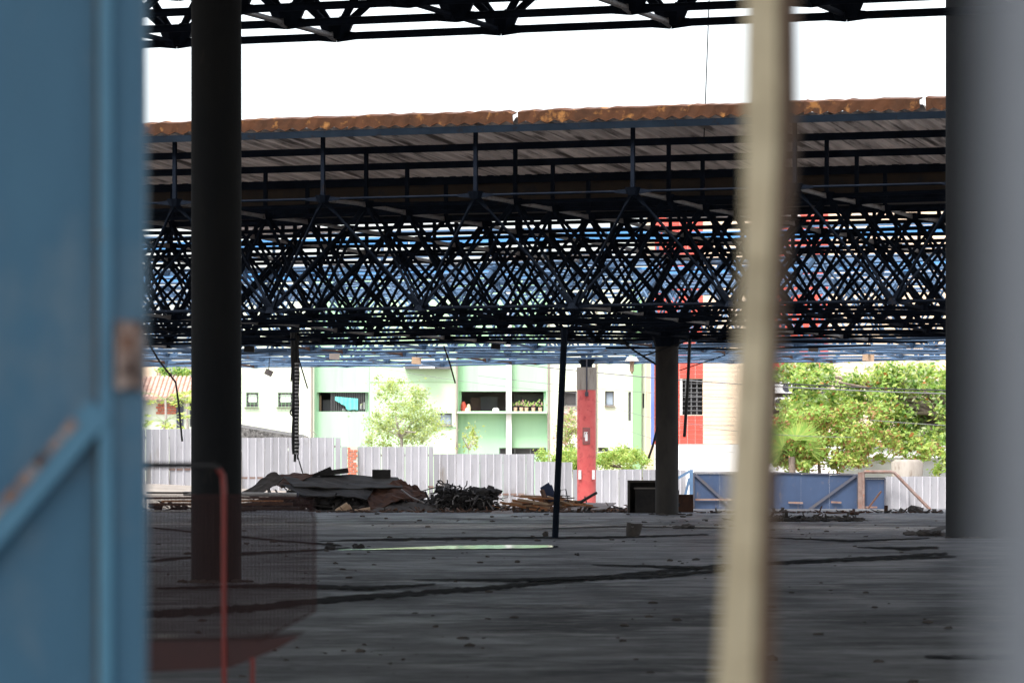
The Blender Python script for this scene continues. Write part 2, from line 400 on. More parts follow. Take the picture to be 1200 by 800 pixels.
limited(nodes, score, 90, 'node_plate', M['soot'], rear, lambda mb,it: gusset(mb, it[0], .95 if it[2] > 0 else .75, it[2]))
mb = MB()
for k_,p in list(top.items())+list(low.items()):
    if k_[1] >= tJ: gusset(mb, p, .7)
mb.build('node_plate', M['blue'], rear)['kind'] = 'stuff'
# loose bottom-layer tubes: services, braces lying along the lower chord
for i in range(9):
    t = 3+rj.random()*46; s0 = -t*.34+rj.uniform(-12,6); L = rj.uniform(3,9)
    mb = MB(); z = ZL-rj.uniform(.05,.22)
    mb.tube([WB(s0,t,z), WB(s0+L/2,t+rj.uniform(-.2,.2),z-rj.uniform(0,.12)), WB(s0+L,t+rj.uniform(-.4,.4),z+rj.uniform(-.15,.1))], .035, 6)
    mb.build('service_pipe', M['soot'] if t < 27 else M['blue'], rear)

# roof section A, falling away from the front edge, section B rising behind the gutter
def ZA(t): return 8.97-.068*t
def ZB(t): return 8.02+(t-10.6)*.042
def sheet_panel(s0, s1, t0, t1, Z, parent, name='roof_sheet', m=None, pitch=.33, amp=.065, seed=0):
    rr = random.Random(seed)
    mb = MB(); prof = []
    s = s0
    while s < s1-1e-4:
        for a, h in ((0,0),(.38,0),(.5,1),(.62,1),(.88,0)):
            pass
        prof += [(s,0),(s+pitch*.42,0),(s+pitch*.62,1),(s+pitch*.80,1)]
        s += pitch
    prof.append((s1,0))
    vs = []
    ts = [t0, (t0+t1)/2, t1]; dz = rr.uniform(-.012,.012)
    for th in (0, .012):
        for t in ts:
            for (q,h) in prof: vs.append(WB(q, t, Z(t)+amp*h+.09+th+dz))
    n = len(prof); fs = []
    for i in range(n-1):
        for j in range(2):
            a = j*n+i; fs.append((a,a+n,a+n+1,a+1)); b_ = a+3*n; fs.append((b_,b_+1,b_+n+1,b_+n))
    for i in range(n-1): fs.append((i,i+1,i+1+3*n,i+3*n)); a = 2*n+i; fs.append((a+1,a,a+3*n,a+1+3*n))
    mb.add(vs, fs)
    return mb.build(name, m or M['sheet'], parent)
i = 0; s = -19.8
while s < 14:
    sheet_panel(s, s+1.98, -.30, 8.5, ZA, rear, seed=i, amp=.10); s += 1.98; i += 1
s = -28
while s < 14:
    sheet_panel(s, s+1.98, 10.9, 27, ZB, rear, seed=i+50); s += 1.98; i += 1
for t, hh in ((0,.15),(2.6,.16),(5.2,.16),(7.8,.2)):
    mb = MB(); mb.beam(WB(-21,t,ZA(t)), WB(14.3,t,ZA(t)), .09, hh); mb.build('purlin', M['soot'] if t else M['blue'], rear)
for t in (13,15.6,18.2,20.8,23.4,26.4):
    mb = MB(); mb.beam(WB(-29,t,ZB(t)), WB(14,t,ZB(t)), .09, .12); mb.build('purlin', M['soot'], rear)
mb = MB(); A_ = [(9.6,8.32),(9.6,7.86),(10.7,7.86),(10.7,8.18)]
mb.beam(WB(-22,8.4,8.08), WB(14.4,8.4,8.08), .06, .64); mb.beam(WB(-22,9.5,7.80), WB(14.4,9.5,7.80), 2.1, .05); mb.beam(WB(-22,10.6,8.0), WB(14.4,10.6,8.0), .05, .30)
mb.build('valley_gutter', M['gutter'], rear)
mb = MB(); mb.beam(WB(-22,8.1,7.78), WB(14.4,8.1,7.78), .12, .14); mb.build('gutter_beam', M['soot'], rear)
# posts
for k in ks:
    for j in range(4):
        if su(k) < -20: continue
        b_ = WB(su(k), j*mt, 0); mb = MB(); mb.beam((b_.x,b_.y,ZU), (b_.x,b_.y,ZA(j*mt)-.06), .085, .085, Vector((CT,-ST,0))); mb.build('post', M['soot'], rear)
    for j in range(5,11):
        b_ = top[(k,j)]; mb = MB(); mb.beam((b_.x,b_.y,b_.z), (b_.x,b_.y,ZB(j*mt)-.06), .09, .09, Vector((CT,-ST,0))); mb.build('post', M['soot'], rear)
# rear, unroofed part: purlins, with sunlight put into the deep beams' brighter blue
for t, z, h, w in ((30,8.55,.12,.1),(35.5,8.62,.32,.12),(38,8.3,.12,.1),(41.6,8.1,.12,.1),(46,8.08,.30,.12),(49.5,7.95,.12,.1),(52,7.8,.20,.12)):
    mb = MB(); s = -42+t*.0
    while s < 12:
        L = rj.uniform(5,11)
        mb.beam(WB(s,t,z+rj.uniform(-.03,.03)), WB(min(s+L,13)-.1,t,z+rj.uniform(-.03,.03)), w, h); s += L
    mb.build('purlin', M['bluelit'] if h > .25 else M['blue'], rear)
for k in ks:
    for j in (12,14,16,18,20):
        b_ = top[(k,j)]; mb = MB(); mb.beam((b_.x,b_.y,b_.z), (b_.x,b_.y,8.55-.035*(j-12)*2.6), .08, .08, Vector((CT,-ST,0))); mb.build('post', M['blue'], rear)
# a few left-over sheets on the rear part
for (a, t0, t1, z) in ((-22,27,34,8.75),(-6,27.2,31,8.75),(-16,40,46,8.3)):
    sheet_panel(a, a+3.96, t0, t1, lambda t: z, rear, seed=int(t0))
# ridge flashing: rusty lengths with a slightly bent upper edge
segs = [(-21,-14.2),(-14.2,-10.7),(-10.7,-7.4),(-7.4,-3.8),(-3.8,.18),(.30,3.4),(3.4,6.9),(6.9,9.47),(9.60,14.2)]
rr = random.Random(5)
for (a,b_) in segs:
    mb = MB(); n_ = max(4,int((b_-a)/.165)); vs = []
    for i in range(n_+1):
        s = a+(b_-a)*i/n_
        dz = rr.uniform(-.018,.018); sag = -.05 if (i == n_ and abs(b_-.18) < .01) else 0
        zb_ = 9.02+.07*(i%2)
        for (tt, zz) in ((-.42,zb_),(-.46,9.30+dz+sag),(-.18,9.36+dz+sag),(-.18,9.33+dz+sag),(-.44,9.27+dz+sag),(-.40,zb_)):
            vs.append(WB(s,tt,zz+rr.uniform(-.006,.006)))
    mb.add(vs, [(6*i+q, 6*i+(q+1)%6, 6*i+6+(q+1)%6, 6*i+6+q) for i in range(n_) for q in range(6)]+[(0,1,2,3,4,5),tuple(6*n_+q for q in (5,4,3,2,1,0))])
    mb.build('ridge_flashing', M['rust'], rear)

# ---- near roof (only its far edge shows at the top of the picture)
WN = WF((0,79.6)); ZN, ZNU = 10.47, 12.6
near = empty('hall_roof', 'dark roof structure crossing the very top of the picture above the strip of white sky', 'roof', WN(0,0,0))
kn = range(-6,7); mn = 3.70
nl = {(k,j): WN(-.25+mn*k, -j*mt, ZN) for k in kn for j in range(0,4)}
nu = {(k,j): WN(-.25+mn*(k-.5), -j*mt+mt/2, ZNU) for k in range(-6,8) for j in range(0,5)}
for d, nj, r_ in ((nl,4,.085),(nu,5,.08)):
    kk = sorted(set(k for k,j in d))
    for j in range(nj):
        mb = MB()
        for a, b_ in zip(kk, kk[1:]): strut(mb, d[(a,j)], d[(b_,j)], r_, .2)
        mb.build('chord', M['soot'], near)
    for k in kk:
        mb = MB()
        for j in range(nj-1): strut(mb, d[(k,j)], d[(k,j+1)], .06, .2)
        mb.build('cross_chord', M['galv'] if (k%2 and nj == 4) else M['soot'], near)
for (k,j), p in nl.items():
    for dk in (0,1):
        for dj in (0,1):
            if (k+dk,j+dj) in nu and j < 2:
                mb = MB(); strut(mb, p+Vector((0,0,.06)), nu[(k+dk,j+dj)], .085, .26); mb.build('diagonal_strut', M['soot'], near)
for (k,j), p in nl.items():
    if j < 3:
        mb = MB(); gusset(mb, p+Vector((0,0,.12)), 2.0, 1); mb.build('node_plate', M['soot'], near)
NB = -22                                            # unseen back edge of the near roof, set for shade on floor and foreground
mb = MB()
mb.add([WN(-34,1.35,13.25), WN(34,1.35,13.25), Vector((52,NB,13.25)), Vector((-38,NB,13.25)),
        WN(-34,1.35,13.35), WN(34,1.35,13.35), Vector((52,NB,13.35)), Vector((-38,NB,13.35))],
       [(0,3,2,1),(4,5,6,7),(0,1,5,4),(1,2,6,5),(2,3,7,6),(3,0,4,7)])
mb.build('unseen_roof_deck', M['deck'], near)  # unseen deck added to keep the hall floor in shade

# ------------------------------------------------------------------ columns
def cyl(mb, x, y, z0, z1, r, n=28, mi=0, r2=None):
    r2 = r if r2 is None else r2; k = max(1,int((z1-z0)/.5))
    mb.tube([(x,y,z0+(z1-z0)*i/k) for i in range(k+1)], [r+(r2-r)*i/k for i in range(k+1)], n, mi)
def column(px, d, r, ztop, label, m, mhead=None):
    x = (px-CX)/F*d
    e = empty('column', label, 'column', (x,d,0))
    mb = MB(); cyl(mb, x, d, 0, ztop, r); mb.build('shaft', m, e)
    return e, x
column(253.5, 49.6, .325, 12.9, 'tall black concrete column standing nearest on the left, between the blue gate and the scrap heap', M['coldk'])
column(1152, 77, .75, 12.9, 'massive black concrete column at the right edge of the hall, behind the blurred grey post', M['coldk'])
e, x = column(781.5, 108, .325, 5.0, 'dark smoke stained round column behind the cabinet, holding up the truss roof', M['colmid'])
mb = MB(); mb.tube([(x,108,4.72),(x,108,4.98),(x,108,5.25)], [.34,.42,.52], 12, smooth=False)
for a in range(4):
    an = a*math.pi/2+math.pi/4+TH
    mb.beam((x,108,4.9), (x+1.3*math.cos(an),108+1.3*math.sin(an),5.75), .16,.16)
mb.build('capital', M['soot'], e)
e, x = column(687.3, 133, .325, 4.30, 'faded red round column with a pale bare concrete head, out in the daylight', M['red'])
d = 133
mb = MB(); cyl(mb, x, d, 3.94, 4.72, .34); mb.build('concrete_head', M['conc'], e)
mb = MB(); mb.tube([(x,d,4.72),(x,d,4.8),(x,d,5.0)], [.20,.20,.32], 10, smooth=False); mb.box((x-.3,d-.3,4.97),(x+.3,d+.3,5.05)); mb.build('capital', M['soot'], e)
mb = MB(); mb.tube([(x,d-.37,5.0),(x,d-.37,3.85)], .025, 6); mb.box((x-.06,d-.41,3.72),(x+.06,d-.34,3.87)); mb.build('drain_pipe', M['gatebr'], e)
# fire extinguisher sign
sx0, sx1 = (682.6-CX)/F*d, (691.2-CX)/F*d; sz0, sz1 = CH+(HY-520.5)/F*d, CH+(HY-501)/F*d
mb = MB(); mb.box((sx0,d-.352,sz0),(sx1,d-.335,sz1)); sg = mb.build('extinguisher_sign', M['pinkrust'], e)
mb = MB(); mb.box((sx0+.02,d-.358,sz0+.02),(sx1-.02,d-.353,sz1-.02)); mb.build('sign_field', mat('sign red', (.25,.06,.06), (.3,.1,.1), .6), sg)
cxs = (sx0+sx1)/2; mb = MB()
mb.box((cxs-.045,d-.364,sz0+.12),(cxs+.045,d-.359,sz0+.36)); mb.box((cxs-.02,d-.364,sz0+.36),(cxs+.02,d-.359,sz0+.41))
mb.box((cxs-.08,d-.364,sz0+.405),(cxs+.05,d-.359,sz0+.43)); mb.box((cxs-.085,d-.364,sz0+.25),(cxs-.06,d-.359,sz0+.42))
mb.build('extinguisher_symbol', M['white'], sg)
for px_, py_ in ((679.5,556),(695.5,556)):
    c = P(px_,py_,d-.34); mb = MB(); mb.box((c.x-.05,c.y-.0,c.z-.16),(c.x+.05,c.y+.12,c.z+.16)); mb.build('sticker', M['white'], e)

# leaning steel pole
mb = MB(); b0 = G(650.5,630); mb.tube([b0, P(661.5,386,b0.y+.6)], .068, 10)
tag(mb.build('leaning_pole', M['soot']), 'black steel pole leaning slightly, standing between the floor and the truss', 'pole')

# ------------------------------------------------------------------ zinc fence, brick pillar
D = 153.0; s_ = D/F
FX = lambda px: (px-CX)*s_
FZ = lambda py: CH+(HY-py)*s_
def fence(px0, px1, pyt, label, seed):
    rr = random.Random(seed)
    x0, x1, zt = FX(px0), FX(px1), FZ(pyt)
    e = empty('zinc_fence', label, 'fence', ((x0+x1)/2, D, zt-2.35), 'zinc sheet fence sections behind the hall')
    x = x0
    while x < x1-.05:
        w = min(.92, x1-x)
        mb = MB(); dz = rr.uniform(-.012,.012)
        prof = [0]; q = 0; pr = []
        while q < w-.05:
            pr += [(q,0),(min(q+.225,w),0),(min(q+.245,w),-.05),(min(q+.285,w),-.05),(min(q+.303,w),0)]; q += .305
        pr = [p for i,p in enumerate(pr) if p[0] < w-.008]+[(w-.008,0)]
        vs = []; n_ = len(pr); tl = rr.uniform(-.05,.05)
        for z in (zt-2.35, zt+dz):
            for (a,b_) in pr: vs.append((x+a, D+b_+tl*(z-zt), z))
        for z in (zt-2.35, zt+dz):
            for (a,b_) in pr: vs.append((x+a, D+b_+.012+tl*(z-zt), z))
        fs = []; mis = []
        for i in range(n_-1):
            fs.append((i,i+1,n_+i+1,n_+i)); mis.append(1 if pr[i][1] != pr[i+1][1] and pr[i+1][0]-pr[i][0] < .03 else 0)
            fs.append((2*n_+i+1,2*n_+i,3*n_+i,3*n_+i+1)); mis.append(0)
            fs.append((n_+i,n_+i+1,3*n_+i+1,3*n_+i)); mis.append(0)
        fs += [(0,n_,3*n_,2*n_),(n_-1,3*n_-1,4*n_-1,2*n_-1)]; mis += [0,0]
        for ff, mi in zip(fs, mis): pass
        b0_ = len(mb.v); mb.v += vs
        for ff, mi in zip(fs, mis): mb.f.append([b0_+i for i in ff]); mb.m.append(mi); mb.sm.append(False)
        mb.build('zinc_sheet', [M[rr.choice(('zinc','zinc','zinc2'))], M['zincrb']], e)
        x += w + rr.choice((.0,.0,.012,.03))
    for z in (zt-.35, zt-1.6):
        mb = MB(); mb.beam((x0,D+.07,z),(x1,D+.07,z),.06,.08); mb.build('rail', M['pinkrust'], e)
    return e
fence(60,228,502.5, 'tallest grey zinc fence section, left of the black column below the papaya plant', 1)
fence(229,399.5,512.6, 'grey zinc fence section behind the big scrap heap, right of the black column', 2)
fence(400,407.3,523, 'very narrow zinc fence strip left of the brick pillar', 3)
fence(419.5,508,523, 'grey zinc fence section just right of the brick pillar below the leafy pale tree', 4)
fence(508.3,626.5,531.8, 'grey zinc fence section below the mint balconies, left of the leaning pole', 5)
fence(626.8,671,541, 'short zinc fence section between the leaning pole and the red column', 6)
fence(671.3,804,550, 'low grey zinc fence section right of the red column', 7)
fence(1038,1190,558, 'grey zinc fence section at far right beside the blue gate', 8)
x0, x1 = FX(407.5), FX(419.3); e = empty('brick_pillar', 'red brick pillar set into the zinc fence above the scrap heap', 'pillar', ((x0+x1)/2, D, -.4))
mb = MB(); mb.box((x0+.01,D-.13,-.5),(x1-.01,D+.24,FZ(523.5))); mb.build('mortar', M['mortar'], e)
mb = MB(); z = FZ(523.2)-.1; row = 0; rr = random.Random(2)
while z > -.4:
    xx = x0 - (0 if row%2 else .12)
    while xx < x1:
        a, b_ = max(xx+.01,x0), min(xx+.22,x1)
        if b_-a > .05 and rr.random() > .08: mb.box((a,D-.15-rr.uniform(0,.015),z),(b_,D-.1,z+.075))
        xx += .24
    z -= .10; row += 1
mb.build('bricks', M['brick'], e)

# ------------------------------------------------------------------ gates
def bar(mb, px0,py0,px1,py1,d,w,mi=0,dd=.05): mb.beam(P(px0,py0,d), P(px1,py1,d), dd, w*d/F, Vector((0,-1,0)).cross((P(px1,py1,d)-P(px0,py0,d)).normalized()), mi)
def gate_leaf(px0, px1, pt0, pt1, d, label, braces, hinge):
    e = empty('blue_gate', label, 'gate', (P((px0+px1)/2,600,d).x, d, -.7))
    mb = MB(); a, b_ = P(px0,pt0,d), P(px1,pt1,d); zb = -.62
    nseg = max(1,int((b_.x-a.x)/1.0))
    for i in range(nseg):
        xa = a.x+(b_.x-a.x)*i/nseg; xb = a.x+(b_.x-a.x)*(i+1)/nseg
        za = a.z+(b_.z-a.z)*i/nseg
        mb.box((xa+.0015,d+.0+.006*(i%2),zb+.05),(xb-.0015,d+.02+.006*(i%2),za-.04))
    mb.build('panel', M['gate'], e)
    mb = MB(); w = .06
    mb.beam((a.x,d-.03,a.z),(b_.x,d-.03,b_.z),w,w); mb.beam((a.x,d-.03,zb),(b_.x,d-.03,zb),w,w)
    mb.beam((a.x,d-.033,zb),(a.x,d-.033,a.z),w,w); mb.beam((b_.x,d-.033,zb),(b_.x,d-.033,b_.z),w,w)
    mb.build('gate_frame', M['gatebr'], e)
    for q in braces:
        mb = MB(); bar(mb, *q, d-.07, 3.2); mb.build('brace', M['gatebr'], e)
    for q in hinge:
        mb = MB(); bar(mb, *q, d-.09, 2.2); mb.build('latch_bar', M['pinkrust'], e)
    return e
gate_leaf(813,904.5,553.5,553.5,D, 'left blue steel gate leaf, partly behind the timber post', [(815,556,860,597),(860,597,903,557)], [(815,585,903,585)])
gate_leaf(905.5,1005,553.5,556,D, 'middle blue steel gate leaf with a diagonal brace, right of the timber post', [(944,600,1003,557)], [(924,588.5,941,589),(974,588,986,588.6)])
gate_leaf(1013,1037,560,560,D-.4, 'narrow blue steel wicket gate right of the rusty gate post', [], [(1014,594,1028,594)])
mb = MB(); mb.beam(P(1008.5,600,D-.3)+Vector((0,0,-.6)), P(1008.5,553,D-.3), .2,.2); tag(mb.build('gate_post', M['pinkrust']), 'pinkish rusty post between the middle blue gate and the wicket gate', 'post')
e = empty('pipe_frame', 'rusty pipe frame bending down over the grey fence right of the wicket gate', 'frame', P(1050,600,D-.6))
mb = MB(); mb.tube([P(1012,552.5,D-.6),P(1044,552.5,D-.6),P(1048,553.5,D-.6),P(1094,601,D-.6),P(1100,610,D-.6)],.065,8); mb.build('bent_pipe', M['pinkrust'], e)
mb = MB(); mb.tube([P(1012,552.5,D-.6),P(1012,612,D-.6)],.05,8); mb.build('upright', M['pinkrust'], e)
e = empty('blue_brace_post', 'light blue gate post with slanting brace between dark column and left gate leaf', 'post', P(808,606,D-.8))
mb = MB(); mb.beam(P(810,612,D-.8), P(810,550,D-.8), .14,.14); mb.build('post', M['blue'], e)
mb = MB(); mb.beam(P(784,566,D-.8), P(808,552,D-.8), .1,.1); mb.beam(P(798,600,D-.8), P(808,560,D-.8), .1,.1); mb.build('brace', M['blue'], e)
mb = MB(); rr = random.Random(31)
c = P(1022,588,D-3); mb.beam(c+Vector((-.35,0,-.5)), c+Vector((.35,0,.42)), .3,.05); tag(mb.build('rusty_plate', M['rustdk']), 'rusty plate leaning against the narrow wicket gate', 'plate')

# ------------------------------------------------------------------ buildings
def facade(mb, d, X0, X1, Z0, Z1, holes, t=.25, mi=0):
    """wall slab with real openings, built from cells between the cut lines"""
    xs = sorted({X0,X1}|{min(max(h[0],X0),X1) for h in holes}|{min(max(h[1],X0),X1) for h in holes})
    zs = sorted({Z0,Z1}|{min(max(h[2],Z0),Z1) for h in holes}|{min(max(h[3],Z0),Z1) for h in holes})
    def solid(i,j):
        if i < 0 or j < 0 or i >= len(xs)-1 or j >= len(zs)-1: return False
        cx, cz = (xs[i]+xs[i+1])/2, (zs[j]+zs[j+1])/2
        return not any(h[0] < cx < h[1] and h[2] < cz < h[3] for h in holes)
    for i in range(len(xs)-1):
        for j in range(len(zs)-1):
            if not solid(i,j): continue
            a,b_,c,e = xs[i],xs[i+1],zs[j],zs[j+1]
            mb.add([(a,d,c),(b_,d,c),(b_,d,e),(a,d,e)],[(0,1,2,3)],mi)
            mb.add([(a,d+t,c),(b_,d+t,c),(b_,d+t,e),(a,d+t,e)],[(3,2,1,0)],mi)
            if not solid(i-1,j): mb.add([(a,d,c),(a,d,e),(a,d+t,e),(a,d+t,c)],[(0,1,2,3)],mi)
            if not solid(i+1,j): mb.add([(b_,d,c),(b_,d,e),(b_,d+t,e),(b_,d+t,c)],[(3,2,1,0)],mi)
            if not solid(i,j-1): mb.add([(a,d,c),(b_,d,c),(b_,d+t,c),(a,d+t,c)],[(3,2,1,0)],mi)
            if not solid(i,j+1): mb.add([(a,d,e),(b_,d,e),(b_,d+t,e),(a,d+t,e)],[(0,1,2,3)],mi)
def block(e, d, px0, px1, ytop, m, openings, depth=7, zb=-1.0, name='wall', bands=None):
    """openings: (px0,py0,px1,py1,style)"""
    X = lambda px: (px-CX)/F*d
    Z = lambda py: CH+(HY-py)/F*d
    holes = [(X(o[0]),X(o[2]),Z(o[3]),Z(o[1])) for o in openings]
    mb = MB(); facade(mb, d, X(px0), X(px1), zb, Z(ytop), holes)
    mb.box((X(px0),d+.25,zb),(X(px0)+.2,d+depth,Z(ytop))); mb.box((X(px1)-.2,d+.25,zb),(X(px1),d+depth,Z(ytop)))
    mb.box((X(px0)+.2,d+depth-.2,zb),(X(px1)-.2,d+depth,Z(ytop))); mb.box((X(px0)+.2,d+.25,Z(ytop)-.2),(X(px1)-.2,d+depth-.2,Z(ytop)-.01))
    mb.build(name, m, e)
    for o, h in zip(openings, holes):
        st = o[4]; x0,x1,z0,z1 = h
        if st in ('win','grille','dark','ac'):
            fr = MB()
            for q in (((x0,d+.1,z0),(x0+.06,d+.16,z1)),((x1-.06,d+.1,z0),(x1,d+.16,z1)),((x0+.06,d+.1,z1-.06),(x1-.06,d+.16,z1)),((x0+.06,d+.1,z0),(x1-.06,d+.16,z0+.06))): fr.box(*q)
            if x1-x0 > 1.2:
                nn = int((x1-x0)/.9)
                for k in range(1,nn+1):
                    xc = x0+(x1-x0)*k/(nn+1); fr.box((xc-.03,d+.1,z0+.06),(xc+.03,d+.16,z1-.06))
            w = fr.build('window', M['frame'], e)
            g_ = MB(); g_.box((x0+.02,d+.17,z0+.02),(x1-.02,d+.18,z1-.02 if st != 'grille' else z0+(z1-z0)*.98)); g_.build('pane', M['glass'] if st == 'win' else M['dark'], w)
            if st == 'grille':
                c_ = MB(); c_.box((x0+.1,d+.13,z0+(z1-z0)*.35),(x1-.1,d+.165,z1-.08)); c_.build('curtain', M['white'], w)
                g_ = MB(); a = .18
                n1 = int((x1-x0+2*a)/.16); n2 = int((z1-z0+2*a)/.16)
                for k in range(n1+1): xx = x0-a+(x1-x0+2*a)*k/n1; g_.beam((xx,d-.12,z0-a),(xx,d-.12,z1+a),.014,.014)
                for k in range(n2+1): zz = z0-a+(z1-z0+2*a)*k/n2; g_.beam((x0-a,d-.135,zz),(x1+a,d-.135,zz),.014,.014)
                g_.build('security_grille', M['mintdk'], w)
        if st in ('room','rooml'):
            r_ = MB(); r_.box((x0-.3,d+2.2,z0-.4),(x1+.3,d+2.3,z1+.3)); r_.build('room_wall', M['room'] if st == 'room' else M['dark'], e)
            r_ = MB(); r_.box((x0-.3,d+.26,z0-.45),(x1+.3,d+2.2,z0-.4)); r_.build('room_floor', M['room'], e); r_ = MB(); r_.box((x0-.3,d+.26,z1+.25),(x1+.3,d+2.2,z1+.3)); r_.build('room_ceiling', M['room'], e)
    return X, Z
dB = 186.0
mint = empty('apartment_block', 'mint green and cream apartment block with long balcony openings behind the zinc fence', 'building', P(520,560,dB))
# left cream bay
X,Z = block(mint, dB-.6, 232, 368, 330, M['cream'], [(288.5,460,303,477,'grille'),(326,460,343,477,'grille')], depth=8)
# recessed pale bay with laundry
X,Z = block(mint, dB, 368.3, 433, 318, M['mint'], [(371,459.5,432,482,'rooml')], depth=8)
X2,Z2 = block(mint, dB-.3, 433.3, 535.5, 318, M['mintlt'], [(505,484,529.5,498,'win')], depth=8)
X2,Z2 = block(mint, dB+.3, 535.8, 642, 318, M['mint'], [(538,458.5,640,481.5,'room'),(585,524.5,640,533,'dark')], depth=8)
X3,Z3 = block(mint, dB-.3, 642.3, 741.5, 318, M['cream'], [(661,458,676,476,'dark'),(709,458,719.5,475.5,'win'),(736.3,459,739.5,493,'dark'),(701,524,713,529,'dark'),(733,524,738,529,'dark')], depth=8)
X4,Z4 = block(mint, dB-.3, 751.3, 766, 318, M['cream'], [(753,461,755,478,'dark'),(757,461,759,478,'dark'),(761,461,763,478,'dark')], depth=8)
mb = MB(); mb.box((X(741.5),dB-.55,-1),(X(751.3),dB+8,Z(318))); mb.build('pilaster', M['mintdk'], mint)
for py_ in (447,500,512):
    mb = MB(); mb.box((X(232),dB-.66,Z(py_+.7)),(X(368),dB-.61,Z(py_))) if py_ == 512 else mb.box((X(433.5),dB-.34,Z(py_+.5)),(X(535),dB-.31,Z(py_)))
    mb.build('string_course', M['mintlt'], mint)
for px_,yo in ((366,-.7),(535.5,-.4),(642.5,-.4),(698,-.4)):
    mb = MB(); mb.tube([(X(px_),dB+yo,-.5),(X(px_),dB+yo,Z(330))],.05,8); mb.build('downpipe', M['conc'], mint)
for (a_,b_,c_) in ((288.5,303,477),(326,343,477),(709,719.5,475.5),(505,529.5,498),(661,676,476)):
    mb = MB(); mb.box((X(a_-1),dB-.72 if a_ < 400 else dB-.42,Z(c_+1)),(X(b_+1),dB-.605 if a_ < 400 else dB-.305,Z(c_-.2))); mb.build('window_sill', M['conc'], mint)
mb = MB(); mb.box((X(593),dB-.2,-1),(X(599.5),dB+.26,Z(318))); mb.build('pilaster', M['white'], mint)
mb = MB(); mb.box((X(535.6),dB-.5,Z(481.5)-.12),(X(641),dB+.28,Z(481.5)-.02)); mb.build('balcony_ledge', M['mintlt'], mint)
# things seen inside the openings
mb = MB(); mb.box((X(372.5),dB+.9,Z(481)),(X(375.5),dB+1.0,Z(463))); mb.build('door_frame', M['plank2'], mint)
mb = MB(); mb.box((X(377),dB+1.2,Z(482)),(X(387),dB+1.3,Z(468))); mb.build('cupboard', M['frame'], mint)
mb = MB()
for k in range(22): xx = X(388+k*2.1); mb.beam((xx,dB+.12,Z(482)),(xx,dB+.12,Z(459.5)),.03,.03)
mb.build('balcony_grille', M['frame'], mint)
mb = MB(); nn = 20; vs = []
rr = random.Random(9)
for k in range(nn+1):
    px_ = 392.5+27*k/nn; drop = 469+6*min(1,k/8)+rr.uniform(-.5,.5)+ (5 if k > 9 else 0)
    for py_, yo in ((464.5+k*.12,0),(drop,.0)):
        q = P(px_,py_,dB-.05+.06*math.sin(k*1.7)); vs.append(q)
vs2 = [v+Vector((0,.02,0)) for v in vs]
mb.add(vs+vs2, [(2*i,2*i+1,2*i+3,2*i+2) for i in range(nn)]+[(2*nn+2+2*i+2,2*nn+2+2*i+3,2*nn+2+2*i+1,2*nn+2+2*i) for i in range(nn)], smooth=True)
tag(mb.build('laundry', M['laundry']), 'turquoise washing hanging in the pale balcony opening left of the leafy tree', 'laundry')
for k,(px_,w_) in enumerate(((402,3),(408,2.5),(414,3),(421,3),(425,2))):
    mb = MB(); mb.box((X(px_),dB+.3,Z(479)),(X(px_+w_),dB+.36,Z(471+k%2*2))) if px_ > 419 else mb.blob((X(px_),dB+.2,Z(480.2)),(.09,.05,.09),rnd=rr)
    mb.build('balcony_clutter', M['white'], mint)
mb = MB(); d_ = dB+1.6; mb.box((X(551),d_,Z(481.5)),(X(563),d_+.1,Z(465))); mb.build('partition', M['roombr'], mint)
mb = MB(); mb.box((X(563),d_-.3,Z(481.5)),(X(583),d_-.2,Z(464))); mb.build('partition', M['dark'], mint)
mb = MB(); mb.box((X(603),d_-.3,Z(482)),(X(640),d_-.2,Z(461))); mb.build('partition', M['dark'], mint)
for px_, c_, w_, h_ in ((543,'tile_r',.14,.42),(549,'tile_c',.10,.3),(546,'white',.12,.12),(581,'white',.16,.12)):
    mb = MB(); q = (X(px_),dB+.5,Z(480.5)); mb.tube([(q[0],q[1],q[2]-.2),(q[0],q[1],q[2]+h_*.6),(q[0],q[1],q[2]+h_)],[w_,w_,w_*.5],10)
    tag(mb.build('balcony_item', M[c_]), {'tile_r':'red cloth bundle on the mint balcony','tile_c':'peach coloured jug beside the red bundle on the mint balcony','white':'white pot on the mint balcony ledge'}[c_], 'household item', 'pots and bundles on the mint balcony')
for px_ in (604,611,617,625,633):
    e = empty('potted_plant', 'small flowering potted plant on the mint balcony ledge right of the white pilaster', 'plant', P(px_,481,dB+.1), 'potted plants on the mint balcony')
    mb = MB(); q = P(px_,481,dB+.12); mb.tube([q+Vector((0,0,-.05)),q+Vector((0,0,.16))],[.08,.1],8); mb.build('pot', M['rooft'], e)
    mb = MB()
    for k in range(22): a = q+Vector((rr.gauss(0,.12),rr.gauss(0,.05),.2+abs(rr.gauss(0,.12)))); mb.add([a,a+Vector((.08,0,.02)),a+Vector((.04,.01,.09))],[(0,1,2)],k%3==0)
    mb.build('leaves', [M['leaf_g'],M['flower']], e)
mb = MB(); mb.box((X(475),dB-.75,Z(432.5)),(X(528),dB-.32,Z(424))); mb.build('recess_shade', M['frame'], mint)  # dark block stands in for the shaded recess behind the air conditioner
mb = MB(); mb.box((X(492.5),dB-1.2,Z(432.2)),(X(510),dB-.76,Z(422))); mb.box((X(495),dB-1.23,Z(431)),(X(501),dB-1.2,Z(424)))
tag(mb.build('air_conditioner', M['white']), 'white air conditioner box under the roof edge above the leafy tree', 'air conditioner')
